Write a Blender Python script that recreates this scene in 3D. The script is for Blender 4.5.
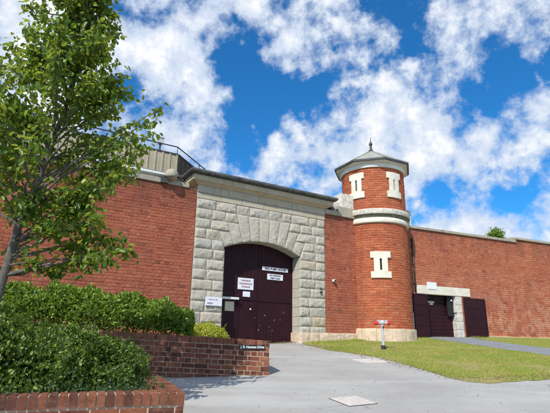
import bpy, bmesh, math, random
import numpy as np
from mathutils import Vector, Matrix, noise
random.seed(7); rng = np.random.default_rng(7)
S = bpy.context.scene
for o in list(bpy.data.objects): bpy.data.objects.remove(o)
COL = S.collection
R = math.radians
EYE = 1.5

# ------------------------------------------------------------------ camera
F, PITCH, ROLL = 455.0, math.atan(134.5/455.0), R(0.9)
fw = Vector((0, math.cos(PITCH), math.sin(PITCH))); r0 = Vector((1, 0, 0)); u0 = Vector((0, -math.sin(PITCH), math.cos(PITCH)))
rt = r0*math.cos(ROLL)+u0*math.sin(ROLL); up = -r0*math.sin(ROLL)+u0*math.cos(ROLL)
cam = bpy.data.cameras.new('camera'); camo = bpy.data.objects.new('camera', cam); COL.objects.link(camo)
cam.sensor_fit = 'HORIZONTAL'; cam.sensor_width = 36; cam.lens = F/550*36; cam.clip_end = 2000
camo.matrix_world = Matrix(((rt.x, up.x, -fw.x, 0), (rt.y, up.y, -fw.y, 0), (rt.z, up.z, -fw.z, EYE), (0, 0, 0, 1)))
S.camera = camo

# ------------------------------------------------------------------ light
SUN_EL = R(45); SUN_AZ = R(204)      # compass angle of the sun measured from +Y towards +X
sdir = Vector((math.sin(SUN_AZ)*math.cos(SUN_EL), math.cos(SUN_AZ)*math.cos(SUN_EL), math.sin(SUN_EL)))
sun = bpy.data.lights.new('sun', 'SUN'); sun.energy = 3.2; sun.angle = R(0.5); sun.color = (1, .955, .88)
suno = bpy.data.objects.new('sun', sun); COL.objects.link(suno); suno.rotation_euler = sdir.to_track_quat('Z', 'Y').to_euler()
S.view_settings.view_transform = 'Standard'; S.view_settings.look = 'None'; S.view_settings.gamma = 1
S.view_settings.use_curve_mapping = False; S.view_settings.exposure = 0.60

W = bpy.data.worlds.new('World'); S.world = W; W.use_nodes = True
nt = W.node_tree; nt.nodes.clear(); L = nt.links
def N(t, **k):
    n = nt.nodes.new(t)
    for a, b in k.items(): setattr(n, a, b)
    return n
def M_(op, a, b=None, c=None, clamp=False):
    n = N('ShaderNodeMath', operation=op, use_clamp=clamp)
    for i, v in enumerate((a, b, c)):
        if v is None: continue
        if isinstance(v, (int, float)): n.inputs[i].default_value = v
        else: L.new(v, n.inputs[i])
    return n.outputs[0]
def V_(op, a, b=None):
    n = N('ShaderNodeVectorMath', operation=op)
    for i, v in enumerate((a, b)):
        if v is None: continue
        if isinstance(v, (tuple, list, Vector)): n.inputs[i].default_value = v
        else: L.new(v, n.inputs[i])
    return n
sky = N('ShaderNodeTexSky', sky_type='NISHITA', sun_disc=False, sun_elevation=SUN_EL, sun_rotation=SUN_AZ, air_density=1.0, dust_density=0.2, ozone_density=3.0)
tc = N('ShaderNodeTexCoord'); D = tc.outputs['Generated']
def pixdir(x, y): return (fw*F + rt*(x-275) + up*(206.5-y)).normalized()
# flat cloud layer: project the view direction on a plane high above
sep = N('ShaderNodeSeparateXYZ'); L.new(D, sep.inputs[0])
hz = M_('MAXIMUM', M_('ADD', sep.outputs[2], 0.28), 0.05)
cmb = N('ShaderNodeCombineXYZ'); L.new(M_('DIVIDE', sep.outputs[0], hz), cmb.inputs[0]); L.new(M_('DIVIDE', sep.outputs[1], hz), cmb.inputs[1])
def noise_(vec, scale, detail, rough, off=(0, 0, 0), dist=0):
    m = V_('ADD', vec, off)
    n = N('ShaderNodeTexNoise'); n.inputs['Scale'].default_value = scale; n.inputs['Detail'].default_value = detail
    n.inputs['Roughness'].default_value = rough; n.inputs['Distortion'].default_value = dist; L.new(m.outputs[0], n.inputs['Vector']); return n
wn = noise_(D, 5, 5, .6); wv = V_('SCALE', V_('SUBTRACT', wn.outputs['Color'], (.5, .5, .5)).outputs[0]); wv.inputs['Scale'].default_value = .16
DW = V_('NORMALIZE', V_('ADD', D, wv.outputs[0]).outputs[0]).outputs[0]
nA = noise_(D, 8.0, 12, .60, (3.1, 1.7, 0), .1); nB = noise_(cmb.outputs[0], 1.7, 4, .5, (7.3, 4.1, 0))
nC = noise_(D, 21, 10, .62, (1.3, 9.1, 0), .1)
dens = M_('ADD', M_('MULTIPLY', nA.outputs['Fac'], 1.0), M_('MULTIPLY', nB.outputs['Fac'], .35))
dens = M_('ADD', dens, M_('MULTIPLY', nC.outputs['Fac'], .50))
blobs = [(252, 92, 26, -1), (240, 58, 18, -.8), (280, 108, 20, -.9), (305, 92, 12, -.7), (405, 32, 17, -.9), (392, 52, 9, -.5), (326, 38, 8, -.5), (375, 10, 12, -.7), (333, 80, 9, -.5), (487, 84, 18, -.9),
         (466, 122, 17, -.9), (512, 100, 10, -.5), (541, 72, 12, -.5), (355, 135, 8, -.4), (118, 8, 16, -1), (128, 92, 10, -.8), (240, 150, 13, -.7), (232, 130, 8, -.5), (185, 88, 6, -.6), (515, 192, 12, -.6), (268, 135, 9, -.6), (272, 40, 9, -.5), (440, 205, 10, -.4),
         (195, 60, 26, .45), (190, 110, 24, .45), (160, 60, 20, .45), (300, 30, 22, .4), (375, 95, 24, .5), (440, 50, 26, .5), (500, 30, 26, .5), (400, 150, 26, .45), (330, 130, 18, .35), (520, 145, 26, .45), (40, 20, 60, .5), (60, 100, 40, .4), (285, 140, 8, .55), (297, 109, 8, .55), (440, 170, 20, .3), (320, 170, 20, .3), (210, 165, 10, .4), (550, 215, 20, .3)]
for x, y, r_, w in blobs:
    k = 1.0/(2*(r_*1.0/F)**2)*2
    d = V_('DOT_PRODUCT', DW, pixdir(x, y))
    dens = M_('ADD', dens, M_('MULTIPLY', M_('EXPONENT', M_('MULTIPLY', M_('SUBTRACT', d.outputs['Value'], 1.0), k)), w*.23))
rmp = N('ShaderNodeMapRange', interpolation_type='SMOOTHSTEP'); rmp.inputs['From Min'].default_value = .80; rmp.inputs['From Max'].default_value = 1.02
L.new(dens, rmp.inputs['Value'])
cm = M_('MULTIPLY', rmp.outputs[0], .97)
shade = N('ShaderNodeMapRange', interpolation_type='SMOOTHSTEP'); L.new(M_('ADD', M_('MULTIPLY', nC.outputs['Fac'], .5), M_('SUBTRACT', dens, M_('MULTIPLY', nB.outputs['Fac'], .4))), shade.inputs['Value'])
shade.inputs['From Min'].default_value = 1.0; shade.inputs['From Max'].default_value = 1.42
cc = N('ShaderNodeMix', data_type='RGBA'); L.new(shade.outputs[0], cc.inputs['Factor'])
cc.inputs['A'].default_value = (.55, .63, .76, 1); cc.inputs['B'].default_value = (1, .98, .95, 1)
tint = N('ShaderNodeMix', data_type='RGBA', blend_type='MULTIPLY'); tint.inputs['Factor'].default_value = 1
L.new(sky.outputs[0], tint.inputs['A']); tint.inputs['B'].default_value = (.15, .64, .98, 1)
bs = N('ShaderNodeBackground'); bs.inputs['Strength'].default_value = .118; L.new(tint.outputs['Result'], bs.inputs['Color'])
bc = N('ShaderNodeBackground'); bc.inputs['Strength'].default_value = .80; L.new(cc.outputs['Result'], bc.inputs['Color'])
mx = N('ShaderNodeMixShader'); L.new(cm, mx.inputs[0]); L.new(bs.outputs[0], mx.inputs[1]); L.new(bc.outputs[0], mx.inputs[2])
wo = N('ShaderNodeOutputWorld'); L.new(mx.outputs[0], wo.inputs[0])

# ------------------------------------------------------------------ helpers
def tag(o, label=None, cat=None, group=None, kind=None):
    if label: o['label'] = label
    if cat: o['category'] = cat
    if group: o['group'] = group
    if kind: o['kind'] = kind
    return o
def thing(name, label, cat, loc=(0, 0, 0), rz=0, group=None):
    o = bpy.data.objects.new(name, None); COL.objects.link(o); o.location = loc; o.rotation_euler = (0, 0, rz); o.empty_display_size = .2
    return tag(o, label, cat, group)
class MB:
    def __init__(s): s.v = []; s.f = []; s.uv = None
    def quad(s, *p):
        i = len(s.v); s.v += [tuple(q) for q in p]; s.f.append(tuple(range(i, i+len(p))))
    def box(s, x0, x1, y0, y1, z0, z1, M=None):
        P = [(x, y, z) for z in (z0, z1) for y in (y0, y1) for x in (x0, x1)]
        if M is not None: P = [tuple(M @ Vector(p)) for p in P]
        i = len(s.v); s.v += P
        s.f += [tuple(i+k for k in q) for q in ((0, 2, 3, 1), (4, 5, 7, 6), (0, 1, 5, 4), (2, 6, 7, 3), (0, 4, 6, 2), (1, 3, 7, 5))]
    def bbox(s, x0, x1, y0, y1, z0, z1, b=.01, M=None):   # box with chamfered edges
        bm = bmesh.new(); bmesh.ops.create_cube(bm, size=1)
        for v in bm.verts: v.co = Vector(((x0+x1)/2+v.co.x*(x1-x0), (y0+y1)/2+v.co.y*(y1-y0), (z0+z1)/2+v.co.z*(z1-z0)))
        bmesh.ops.bevel(bm, geom=bm.edges[:], offset=b, segments=2, affect='EDGES', profile=.7)
        s.addbm(bm, M)
    def addbm(s, bm, M=None):
        i = len(s.v); bm.verts.index_update()
        s.v += [tuple(M @ v.co) if M is not None else tuple(v.co) for v in bm.verts]
        s.f += [tuple(i+v.index for v in f.verts) for f in bm.faces]; bm.free()
    def tube(s, pts, rad, n=8, cap=True):
        pts = [Vector(p) for p in pts]; m = len(pts)
        rad = [rad]*m if isinstance(rad, (int, float)) else list(rad)
        i0 = len(s.v); ref = None
        for k, p in enumerate(pts):
            t = (pts[min(k+1, m-1)]-pts[max(k-1, 0)]).normalized()
            if ref is None: ref = t.orthogonal().normalized()
            a = (ref - t*ref.dot(t)).normalized(); b = t.cross(a); ref = a
            for j in range(n):
                q = 2*math.pi*j/n; s.v.append(tuple(p+(a*math.cos(q)+b*math.sin(q))*rad[k]))
        for k in range(m-1):
            for j in range(n):
                j2 = (j+1) % n; s.f.append((i0+k*n+j, i0+k*n+j2, i0+(k+1)*n+j2, i0+(k+1)*n+j))
        if cap: s.f.append(tuple(i0+j for j in reversed(range(n)))); s.f.append(tuple(i0+(m-1)*n+j for j in range(n)))
    def lathe(s, prof, n=48, c=(0, 0), a0=0, a1=2*math.pi):
        i0 = len(s.v); full = abs(a1-a0-2*math.pi) < 1e-6; m = n if full else n+1
        for r_, z in prof:
            for j in range(m):
                q = a0+(a1-a0)*j/n; s.v.append((c[0]+r_*math.sin(q), c[1]-r_*math.cos(q), z))
        for k in range(len(prof)-1):
            for j in range(n):
                j2 = (j+1) % m; s.f.append((i0+k*m+j, i0+k*m+j2, i0+(k+1)*m+j2, i0+(k+1)*m+j))
    def build(s, name, mat, parent=None, smooth=False, loc=None):
        me = bpy.data.meshes.new(name); me.from_pydata(s.v, [], s.f); me.update()
        me.materials.append(mat)
        if smooth: me.polygons.foreach_set('use_smooth', [True]*len(me.polygons))
        o = bpy.data.objects.new(name, me); COL.objects.link(o)
        if parent: o.parent = parent
        if loc: o.location = loc
        return o
def smooth_angle(o, a=40):
    me = o.data; me.polygons.foreach_set('use_smooth', [True]*len(me.polygons))
    try: me.set_sharp_from_angle(angle=R(a))
    except Exception: pass

# ------------------------------------------------------------------ materials
def mat(name, base=(.5, .5, .5), rough=.8, metal=0, spec=.3):
    m = bpy.data.materials.new(name); m.use_nodes = True; b = m.node_tree.nodes['Principled BSDF']
    b.inputs['Base Color'].default_value = (*base, 1); b.inputs['Roughness'].default_value = rough
    b.inputs['Metallic'].default_value = metal; b.inputs['Specular IOR Level'].default_value = spec
    return m
class MT:                                    # small node writer
    def __init__(s, name, **k):
        s.m = mat(name, **k); s.t = s.m.node_tree; s.b = s.t.nodes['Principled BSDF']
        tcn = s.t.nodes.new('ShaderNodeTexCoord'); s.obj = tcn.outputs['Object']
    def n(s, t, **k):
        q = s.t.nodes.new(t)
        for a, b in k.items(): setattr(q, a, b)
        return q
    def link(s, a, b): s.t.links.new(a, b)
    def noise(s, scale, detail=6, rough=.6, vec=None, stretch=None, dist=0):
        v = vec or s.obj
        if stretch:
            mp = s.n('ShaderNodeMapping'); mp.inputs['Scale'].default_value = stretch; s.link(v, mp.inputs[0]); v = mp.outputs[0]
        q = s.n('ShaderNodeTexNoise'); q.inputs['Scale'].default_value = scale; q.inputs['Detail'].default_value = detail
        q.inputs['Roughness'].default_value = rough; q.inputs['Distortion'].default_value = dist; s.link(v, q.inputs['Vector']); return q.outputs['Fac']
    def ramp(s, fac, stops, interp='LINEAR'):
        q = s.n('ShaderNodeValToRGB'); e = q.color_ramp; e.interpolation = interp
        while len(e.elements) < len(stops): e.elements.new(.5)
        for el, (p, c) in zip(e.elements, stops):
            el.position = p; el.color = (*c, 1) if len(c) == 3 else c
        s.link(fac, q.inputs[0]); return q.outputs[0]
    def rng(s, fac, a, b, c=0, d=1):
        q = s.n('ShaderNodeMapRange'); q.inputs[1].default_value = a; q.inputs[2].default_value = b; q.inputs[3].default_value = c; q.inputs[4].default_value = d
        s.link(fac, q.inputs[0]); return q.outputs[0]
    def mix(s, fac, a, b, mode='MIX'):
        q = s.n('ShaderNodeMix', data_type='RGBA', blend_type=mode)
        for key, v in (('Factor', fac), ('A', a), ('B', b)):
            if isinstance(v, (int, float)): q.inputs[key].default_value = v
            elif isinstance(v, tuple): q.inputs[key].default_value = (*v, 1)
            else: s.link(v, q.inputs[key])
        return q.outputs['Result']
    def math(s, op, a, b=0.0):
        q = s.n('ShaderNodeMath', operation=op)
        for i, v in enumerate((a, b)):
            if isinstance(v, (int, float)): q.inputs[i].default_value = v
            else: s.link(v, q.inputs[i])
        return q.outputs[0]
    def island(s): return s.n('ShaderNodeNewGeometry').outputs['Random Per Island']
    def xyz(s):
        q = s.n('ShaderNodeSeparateXYZ'); s.link(s.obj, q.inputs[0]); return q.outputs
    def color(s, c): s.link(c, s.b.inputs['Base Color'])
    def rough(s, c): s.link(c, s.b.inputs['Roughness'])
    def bump(s, h, strength=.3, dist=.01):
        q = s.n('ShaderNodeBump'); q.inputs['Strength'].default_value = strength; q.inputs['Distance'].default_value = dist
        s.link(h, q.inputs['Height']); s.link(q.outputs[0], s.b.inputs['Normal'])

def brick_mat(name, stops, pale=0.0, pale_z=(0, 1), dark_z=None, dusty=(.5, .28, .17)):
    t = MT(name, rough=.9, spec=.15)
    base = t.ramp(t.island(), stops)
    big = t.noise(.55, 5, .6, stretch=(1, 1, 1.6))
    base = t.mix(t.rng(big, .35, .7, 0, .8), base, t.mix(.45, base, (.20, .045, .035)))
    speck = t.noise(30, 4, .7)
    base = t.mix(t.rng(speck, .55, .8, 0, .5), base, (.40, .20, .13))
    st = t.noise(1.6, 6, .65, stretch=(.5, .5, 2.2))
    base = t.mix(t.rng(st, .58, .75, 0, .55), base, (.085, .045, .04))
    h1 = t.noise(5.5, 6, .7, stretch=(.35, .35, 3.0)); base = t.mix(t.rng(h1, .55, .72, 0, .55), base, (.58, .27, .17))
    h2 = t.noise(8.0, 6, .7, stretch=(.3, .3, 2.6)); base = t.mix(t.rng(h2, .56, .70, 0, .6), base, (.16, .055, .045))
    b2 = t.noise(.35, 4, .6, stretch=(1, 1, 1.4)); base = t.mix(t.rng(b2, .42, .62, 0, .3), base, t.mix(.5, base, (.62, .23, .12)))
    m1 = t.noise(13, 9, .8); base = t.mix(t.rng(m1, .50, .64, 0, .62), base, t.mix(.75, base, (.07, .022, .018)))
    m2 = t.noise(19, 8, .8, stretch=(.7, .7, 1.5)); base = t.mix(t.rng(m2, .54, .68, 0, .5), base, (.60, .30, .19))
    m3 = t.noise(.9, 7, .7, stretch=(2.2, 2.2, .35)); base = t.mix(t.rng(m3, .54, .74, 0, .5), base, (.11, .045, .038))
    if pale:
        pn = t.noise(2.3, 8, .72); z = t.xyz()[2]
        zf = t.rng(z, pale_z[0], pale_z[1], 1, 0)
        base = t.mix(t.math('MULTIPLY', t.math('MULTIPLY', t.rng(pn, .46, .60), zf), pale), base, dusty)
    if dark_z:
        dn = t.noise(1.2, 5, .6, stretch=(1.8, 1.8, .35)); z = t.xyz()[2]
        zf = t.math('MULTIPLY', t.rng(z, dark_z[0], dark_z[1], 0, 1), t.rng(dn, .35, .62))
        base = t.mix(t.math('MULTIPLY', zf, .75), base, (.10, .05, .045))
    t.color(base); t.bump(t.noise(38, 8, .8), .9, .022)
    return t.m
red_stops = [(0, (0.390, 0.106, 0.058)), (.25, (0.509, 0.147, 0.078)), (.5, (0.454, 0.122, 0.068)), (.78, (0.556, 0.186, 0.096)), (.95, (0.390, 0.101, 0.062)), (1, (0.222, 0.075, 0.051))]
M = {}
M['brick_wall'] = brick_mat('old_red_brick', red_stops, .35, (1.5, 3.6), (4.6, 5.8))
M['brick_right'] = brick_mat('weathered_orange_brick', [(0, (0.434, 0.117, 0.061)), (.3, (0.560, 0.182, 0.095)), (.6, (0.506, 0.148, 0.078)), (.9, (0.614, 0.234, 0.122)), (1, (0.326, 0.085, 0.055))], .62, (1.8, 4.6), (4.8, 5.9), (.74, .47, .32))
M['brick_tower'] = brick_mat('tower_brick', [(0, (0.474, 0.113, 0.048)), (.3, (0.598, 0.168, 0.070)), (.6, (0.540, 0.138, 0.058)), (.9, (0.664, 0.227, 0.096)), (1, (0.361, 0.093, 0.045))], .35, (1.6, 4.0))
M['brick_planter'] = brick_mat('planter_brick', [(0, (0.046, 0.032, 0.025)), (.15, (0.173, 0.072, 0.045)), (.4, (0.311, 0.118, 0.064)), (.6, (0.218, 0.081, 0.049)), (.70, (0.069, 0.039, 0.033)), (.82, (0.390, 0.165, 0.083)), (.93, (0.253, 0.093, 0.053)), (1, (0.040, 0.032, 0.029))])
def plain(name, c1, c2, scale=8, rough=.85, bump=.2, spec=.25, bd=.01, bs=40):
    t = MT(name, rough=rough, spec=spec); n = t.noise(scale, 7, .65)
    t.color(t.mix(t.rng(n, .35, .68), c1, c2))
    if bump: t.bump(t.noise(bs, 6, .7), bump, bd)
    return t.m
M['mortar_old'] = plain('old_mortar', (.40, .165, .105), (.28, .105, .07), 3)
M['mortar_light'] = plain('light_mortar', (.52, .39, .28), (.38, .27, .20), 6)
M['stone_mortar'] = plain('stone_mortar', (.40, .375, .33), (.26, .245, .22), 6)
def stone():
    t = MT('rock_faced_stone', rough=.9, spec=.15)
    c = t.ramp(t.island(), [(0, (0.506, 0.460, 0.370)), (.3, (0.594, 0.546, 0.440)), (.6, (0.528, 0.498, 0.420)), (.85, (0.605, 0.535, 0.410)), (.97, (0.550, 0.514, 0.430)), (1, (0.605, 0.460, 0.290))])
    c = t.mix(t.rng(t.noise(4, 7, .7), .35, .7, 0, .6), c, (.38, .36, .31))
    c = t.mix(t.rng(t.noise(26, 6, .75), .52, .75, 0, .6), c, (.66, .63, .56))
    c = t.mix(t.rng(t.noise(1.4, 6, .7), .62, .8, 0, .6), c, (.10, .095, .09))
    c = t.mix(t.rng(t.noise(17, 8, .8), .53, .66, 0, .6), c, (.26, .25, .22))
    t.color(c); t.bump(t.noise(30, 8, .8), .8, .025); return t.m
M['stone'] = stone()
def smoothstone(name, a, b, stain=(.10, .10, .09), sa=.6):
    t = MT(name, rough=.85, spec=.2)
    c = t.mix(t.rng(t.noise(3, 6, .65), .3, .7), a, b)
    c = t.mix(t.rng(t.island(), 0, 1, 0, .45), c, (.45, .37, .22))
    c = t.mix(t.rng(t.noise(2.5, 8, .7, stretch=(2, 2, .5)), .55, .75, 0, sa), c, stain)
    t.color(c); t.bump(t.noise(45, 6, .7), .35, .01); return t.m
M['cornice'] = smoothstone('pale_cornice_stone', (.58, .49, .36), (.44, .38, .29))
M['ashlar'] = smoothstone('dressed_stone', (.52, .46, .35), (.42, .39, .32))
M['coping'] = smoothstone('coping_stone', (.42, .39, .32), (.30, .29, .25), (.07, .075, .065), .8)
M['cap'] = plain('dark_lichened_cap', (.035, .038, .042), (.13, .135, .12), 7, .8, .5, .3, .02, 25)
M['plinth'] = plain('foundation_stone', (.74, .60, .44), (.52, .40, .29), 5, .9, .8, .15, .02, 14)
M['cream'] = plain('cream_paint', (.78, .74, .62), (.62, .58, .48), 4, .7, .15)
M['cream_worn'] = plain('worn_cream_paint', (.76, .73, .64), (.42, .38, .33), 9, .8, .4)
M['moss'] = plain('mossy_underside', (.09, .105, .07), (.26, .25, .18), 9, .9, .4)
M['white'] = plain('white_paint', (.80, .80, .78), (.66, .66, .63), 5, .5, .05)
M['slate'] = plain('grey_green_roof', (.36, .37, .31), (.26, .27, .235), 5, .8, .3)
M['fascia'] = plain('dark_fascia', (.05, .055, .06), (.10, .10, .10), 8, .6, .1)
M['iron'] = plain('dark_iron', (.03, .035, .035), (.06, .06, .055), 10, .5, .1, .5)
M['rail'] = plain('dark_blue_rail', (.03, .035, .06), (.06, .06, .08), 10, .45, 0, .5)
M['sheet'] = plain('beige_sheet_cladding', (.44, .38, .27), (.35, .305, .22), 2.5, .65, .05)
M['sheet_brown'] = plain('brown_sheet', (.13, .09, .06), (.08, .06, .045), 4, .7, .1)
M['sign'] = plain('sign_white', (.80, .81, .86), (.72, .74, .80), 9, .4, 0, .4)
M['sign_note'] = plain('aged_paper', (.66, .60, .42), (.52, .45, .30), 12, .7, 0)
M['ink'] = mat('ink', (.03, .03, .07), .6); M['ink_red'] = mat('red_ink', (.30, .05, .08), .6); M['ink_white'] = mat('white_ink', (.8, .8, .76), .5)
M['plaque'] = mat('black_plaque', (.012, .014, .016), .35, spec=.5)
M['steel'] = plain('galvanised_steel', (.55, .57, .58), (.40, .42, .43), 18, .45, .1, .5); M['redcap'] = mat('red_plastic', (.72, .02, .03), .4, spec=.5)
M['black'] = mat('black_rubber_and_shade', (.02, .02, .022), .6)  # rubber black, also colours the painted shade in the side doorway
M['glass'] = mat('lamp_glass', (.30, .25, .20), .15, spec=.6)
M['soil'] = plain('garden_soil', (.05, .035, .022), (.11, .08, .05), 9, .95, .8, .1, .03, 14)
M['bark'] = plain('grey_bark', (.19, .17, .15), (.09, .08, .07), 14, .9, .8, .15, .02, 22)
M['twig'] = plain('twig_bark', (.09, .07, .05), (.05, .04, .03), 14, .9, .3)
def maroon(name, horizontal=False, chips=False):
    t = MT(name, rough=.5, spec=.22)
    c = t.mix(t.rng(t.noise(5, 6, .65, stretch=(1, 1, .4)), .35, .7), (.023, .0045, .008), (.034, .0068, .012))
    c = t.mix(t.rng(t.noise(1.3, 5, .6), .5, .75, 0, .5), c, (.020, .0045, .009))
    if chips:
        x, y, z = t.xyz()
        def band(v, a, b, c_, d): return t.math('MULTIPLY', t.rng(v, a, b), t.rng(v, c_, d, 1, 0))
        zone = t.math('MULTIPLY', band(x, 1.95, 2.35, 3.3, 3.5), band(z, 1.4, 1.7, 2.5, 2.9))
        ch = t.rng(t.noise(11, 5, .6), .675, .70)
        c = t.mix(t.math('MULTIPLY', zone, ch), c, (.50, .44, .42))
        c = t.mix(t.rng(t.noise(21, 2, .5), .76, .78), c, (.34, .27, .27))
    t.color(c); t.rough(t.rng(t.noise(7, 4, .6), .3, .7, .4, .7)); t.bump(t.noise(30, 4, .6, stretch=(1, 1, .15)), .15, .01); return t.m
M['maroon'] = maroon('maroon_paint', chips=True); M['maroon2'] = maroon('maroon_paint_side')
def leafmat(name, stops, rough=.42, trans=.28, tint=(.55, .75, .08)):
    m = bpy.data.materials.new(name); m.use_nodes = True; t = m.node_tree; b = t.nodes['Principled BSDF']; out = t.nodes['Material Output']
    g = t.nodes.new('ShaderNodeNewGeometry'); r_ = t.nodes.new('ShaderNodeValToRGB'); e = r_.color_ramp
    while len(e.elements) < len(stops): e.elements.new(.5)
    for el, (p, c) in zip(e.elements, stops): el.position = p; el.color = (*c, 1)
    t.links.new(g.outputs['Random Per Island'], r_.inputs[0]); t.links.new(r_.outputs[0], b.inputs['Base Color'])
    b.inputs['Roughness'].default_value = rough; b.inputs['Specular IOR Level'].default_value = .45
    tr = t.nodes.new('ShaderNodeBsdfTranslucent'); mx_ = t.nodes.new('ShaderNodeMix'); mx_.data_type = 'RGBA'; mx_.blend_type = 'MIX'; mx_.inputs['Factor'].default_value = .6
    t.links.new(r_.outputs[0], mx_.inputs['A']); mx_.inputs['B'].default_value = (*[c*.6 for c in tint], 1); t.links.new(mx_.outputs['Result'], tr.inputs[0])
    ms = t.nodes.new('ShaderNodeMixShader'); ms.inputs[0].default_value = trans; t.links.new(b.outputs[0], ms.inputs[1]); t.links.new(tr.outputs[0], ms.inputs[2]); t.links.new(ms.outputs[0], out.inputs[0])
    return m
M['leaf_tree'] = leafmat('pear_leaf', [(0, (0.038, 0.095, 0.018)), (.4, (0.084, 0.179, 0.025)), (.72, (0.144, 0.258, 0.030)), (.9, (0.252, 0.336, 0.035)), (1, (0.396, 0.426, 0.050))], .36, .5, (.75, .85, .08))
M['leaf_hedge'] = leafmat('hedge_leaf', [(0, (.07, .14, .02)), (.4, (.15, .26, .03)), (.8, (.25, .38, .05)), (1, (.38, .48, .09))], .35, .35)
M['leaf_front'] = leafmat('shrub_leaf', [(0, (.030, .070, .010)), (.4, (.075, .14, .016)), (.8, (.14, .22, .025)), (1, (.24, .31, .05))], .42, .22)
M['leaf_cover'] = leafmat('groundcover_leaf', [(0, (.012, .038, .014)), (.5, (.028, .070, .018)), (1, (.07, .12, .03))], .45, .15)
M['leaf_yellow'] = leafmat('yellow_leaf', [(0, (.26, .32, .03)), (.5, (.46, .50, .04)), (1, (.62, .60, .08))], .5, .35, (.9, .9, .08))
M['grass'] = leafmat('grass_blade', [(0, (.17, .24, .03)), (.35, (.30, .36, .045)), (.7, (.45, .43, .08)), (1, (.56, .46, .18))], .6, .25, (.7, .7, .1))
gt = M['grass'].node_tree; gr = [n_ for n_ in gt.nodes if n_.type == 'VALTORGB'][0]; gm = gt.nodes.new('ShaderNodeMix'); gm.data_type = 'RGBA'
gc = gt.nodes.new('ShaderNodeTexCoord'); gn = gt.nodes.new('ShaderNodeTexNoise'); gn.inputs['Scale'].default_value = 1.3; gn.inputs['Detail'].default_value = 5; gq = gt.nodes.new('ShaderNodeMapRange'); gq.inputs[1].default_value = .42; gq.inputs[2].default_value = .60; gq.inputs[4].default_value = .85
gt.links.new(gc.outputs['Object'], gn.inputs[0]); gt.links.new(gn.outputs['Fac'], gq.inputs[0]); gt.links.new(gq.outputs[0], gm.inputs['Factor']); gt.links.new(gr.outputs[0], gm.inputs['A']); gm.inputs['B'].default_value = (.24, .36, .035, 1)
gt.links.new(gm.outputs['Result'], gt.nodes['Principled BSDF'].inputs['Base Color'])
M['litter'] = leafmat('dry_leaf', [(0, (.10, .05, .03)), (.5, (.30, .17, .09)), (1, (.42, .27, .17))], .8, .1)
def asphalt():
    t = MT('grey_asphalt', rough=.88, spec=.25)
    c = t.mix(t.rng(t.noise(.7, 6, .65), .3, .7), (.25, .240, .22), (.37, .355, .33))
    c = t.mix(t.rng(t.noise(.9, 5, .6, stretch=(.35, 1.6, 1)), .48, .66, 0, .7), c, (.44, .43, .41))
    c = t.mix(t.rng(t.noise(160, 3, .6), .4, .7, 0, .75), c, (.50, .49, .47))
    c = t.mix(t.rng(t.noise(110, 2, .6), .60, .72, 0, .8), c, (.09, .09, .095))
    c = t.mix(t.rng(t.noise(2.1, 8, .75), .66, .8, 0, .5), c, (.12, .12, .12))
    vo = t.n('ShaderNodeTexVoronoi', feature='DISTANCE_TO_EDGE'); vo.inputs['Scale'].default_value = .45
    wn_ = t.n('ShaderNodeTexNoise'); wn_.inputs['Scale'].default_value = 2.5; wn_.inputs['Detail'].default_value = 6; t.link(t.obj, wn_.inputs['Vector'])
    ad = t.n('ShaderNodeMix', data_type='RGBA', blend_type='ADD'); ad.inputs['Factor'].default_value = .35; t.link(t.obj, ad.inputs['A']); t.link(wn_.outputs['Color'], ad.inputs['B'])
    t.link(ad.outputs['Result'], vo.inputs['Vector'])
    crk = t.math('MULTIPLY', t.rng(vo.outputs['Distance'], .002, .007, 1, 0), t.rng(t.noise(.8, 3), .5, .6))
    c = t.mix(t.rng(t.noise(5, 8, .8), .58, .72, 0, .45), c, (.20, .195, .185))
    c = t.mix(t.math('MULTIPLY', crk, .4), c, (.07, .07, .07))
    t.color(c); t.bump(t.noise(150, 4, .7), .6, .006); return t.m
M['asphalt'] = asphalt()
M['path'] = plain('path_asphalt', (.19, .20, .215), (.25, .26, .27), 3, .9, .4)
M['concrete'] = plain('concrete', (.60, .55, .50), (.48, .44, .40), 7, .85, .3)
def lawnm():
    t = MT('lawn_ground', rough=.95, spec=.1)
    c = t.mix(t.rng(t.noise(1.1, 6, .7), .35, .65), (.20, .21, .05), (.36, .31, .13))
    c = t.mix(t.rng(t.noise(9, 6, .7), .5, .75, 0, .7), c, (.20, .14, .08)); t.color(c); t.bump(t.noise(30, 6, .7), .8, .02); return t.m
M['lawn'] = lawnm()
M['ground'] = plain('dry_ground', (.14, .14, .06), (.20, .17, .10), .3, .95, .5)

# ------------------------------------------------------------------ ground
def gz(x, y): return .100*min(max(y, -4.0), 17.2)
def gk(P): return [(x*1.5/(1.5-.005*y), y*1.5/(1.5-.005*y)) if y < 16.2 else (x*1.055, y*1.055) for x, y in P]
def sheet(name, poly, m, dz, kind='structure', parent=None):
    bm = bmesh.new(); f = bm.faces.new([bm.verts.new((x, y, 0)) for x, y in poly]); bmesh.ops.triangulate(bm, faces=[f])
    for yy in (-4.0, 17.2):
        bmesh.ops.bisect_plane(bm, geom=bm.verts[:]+bm.edges[:]+bm.faces[:], plane_co=(0, yy, 0), plane_no=(0, 1, 0))
    for v in bm.verts: v.co.z = gz(v.co.x, v.co.y)+dz
    bmesh.ops.recalc_face_normals(bm, faces=bm.faces[:])
    if sum(f.normal.z for f in bm.faces) < 0: bmesh.ops.reverse_faces(bm, faces=bm.faces[:])
    b = MB(); b.addbm(bm); o = b.build(name, m, parent)
    if kind: o['kind'] = kind
    return o
sheet('ground', [(-700, -300), (700, -300), (700, 900), (-700, 900)], M['ground'], -.012)
sheet('driveway', [(-9, -8), (60, -8), (60, 11.2), (14, 11.2), (8, 17.6), (4, 16.6), (-1.9, 13.0), (-2.6, 8), (-9, 6.2)], M['asphalt'], 0)
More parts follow.
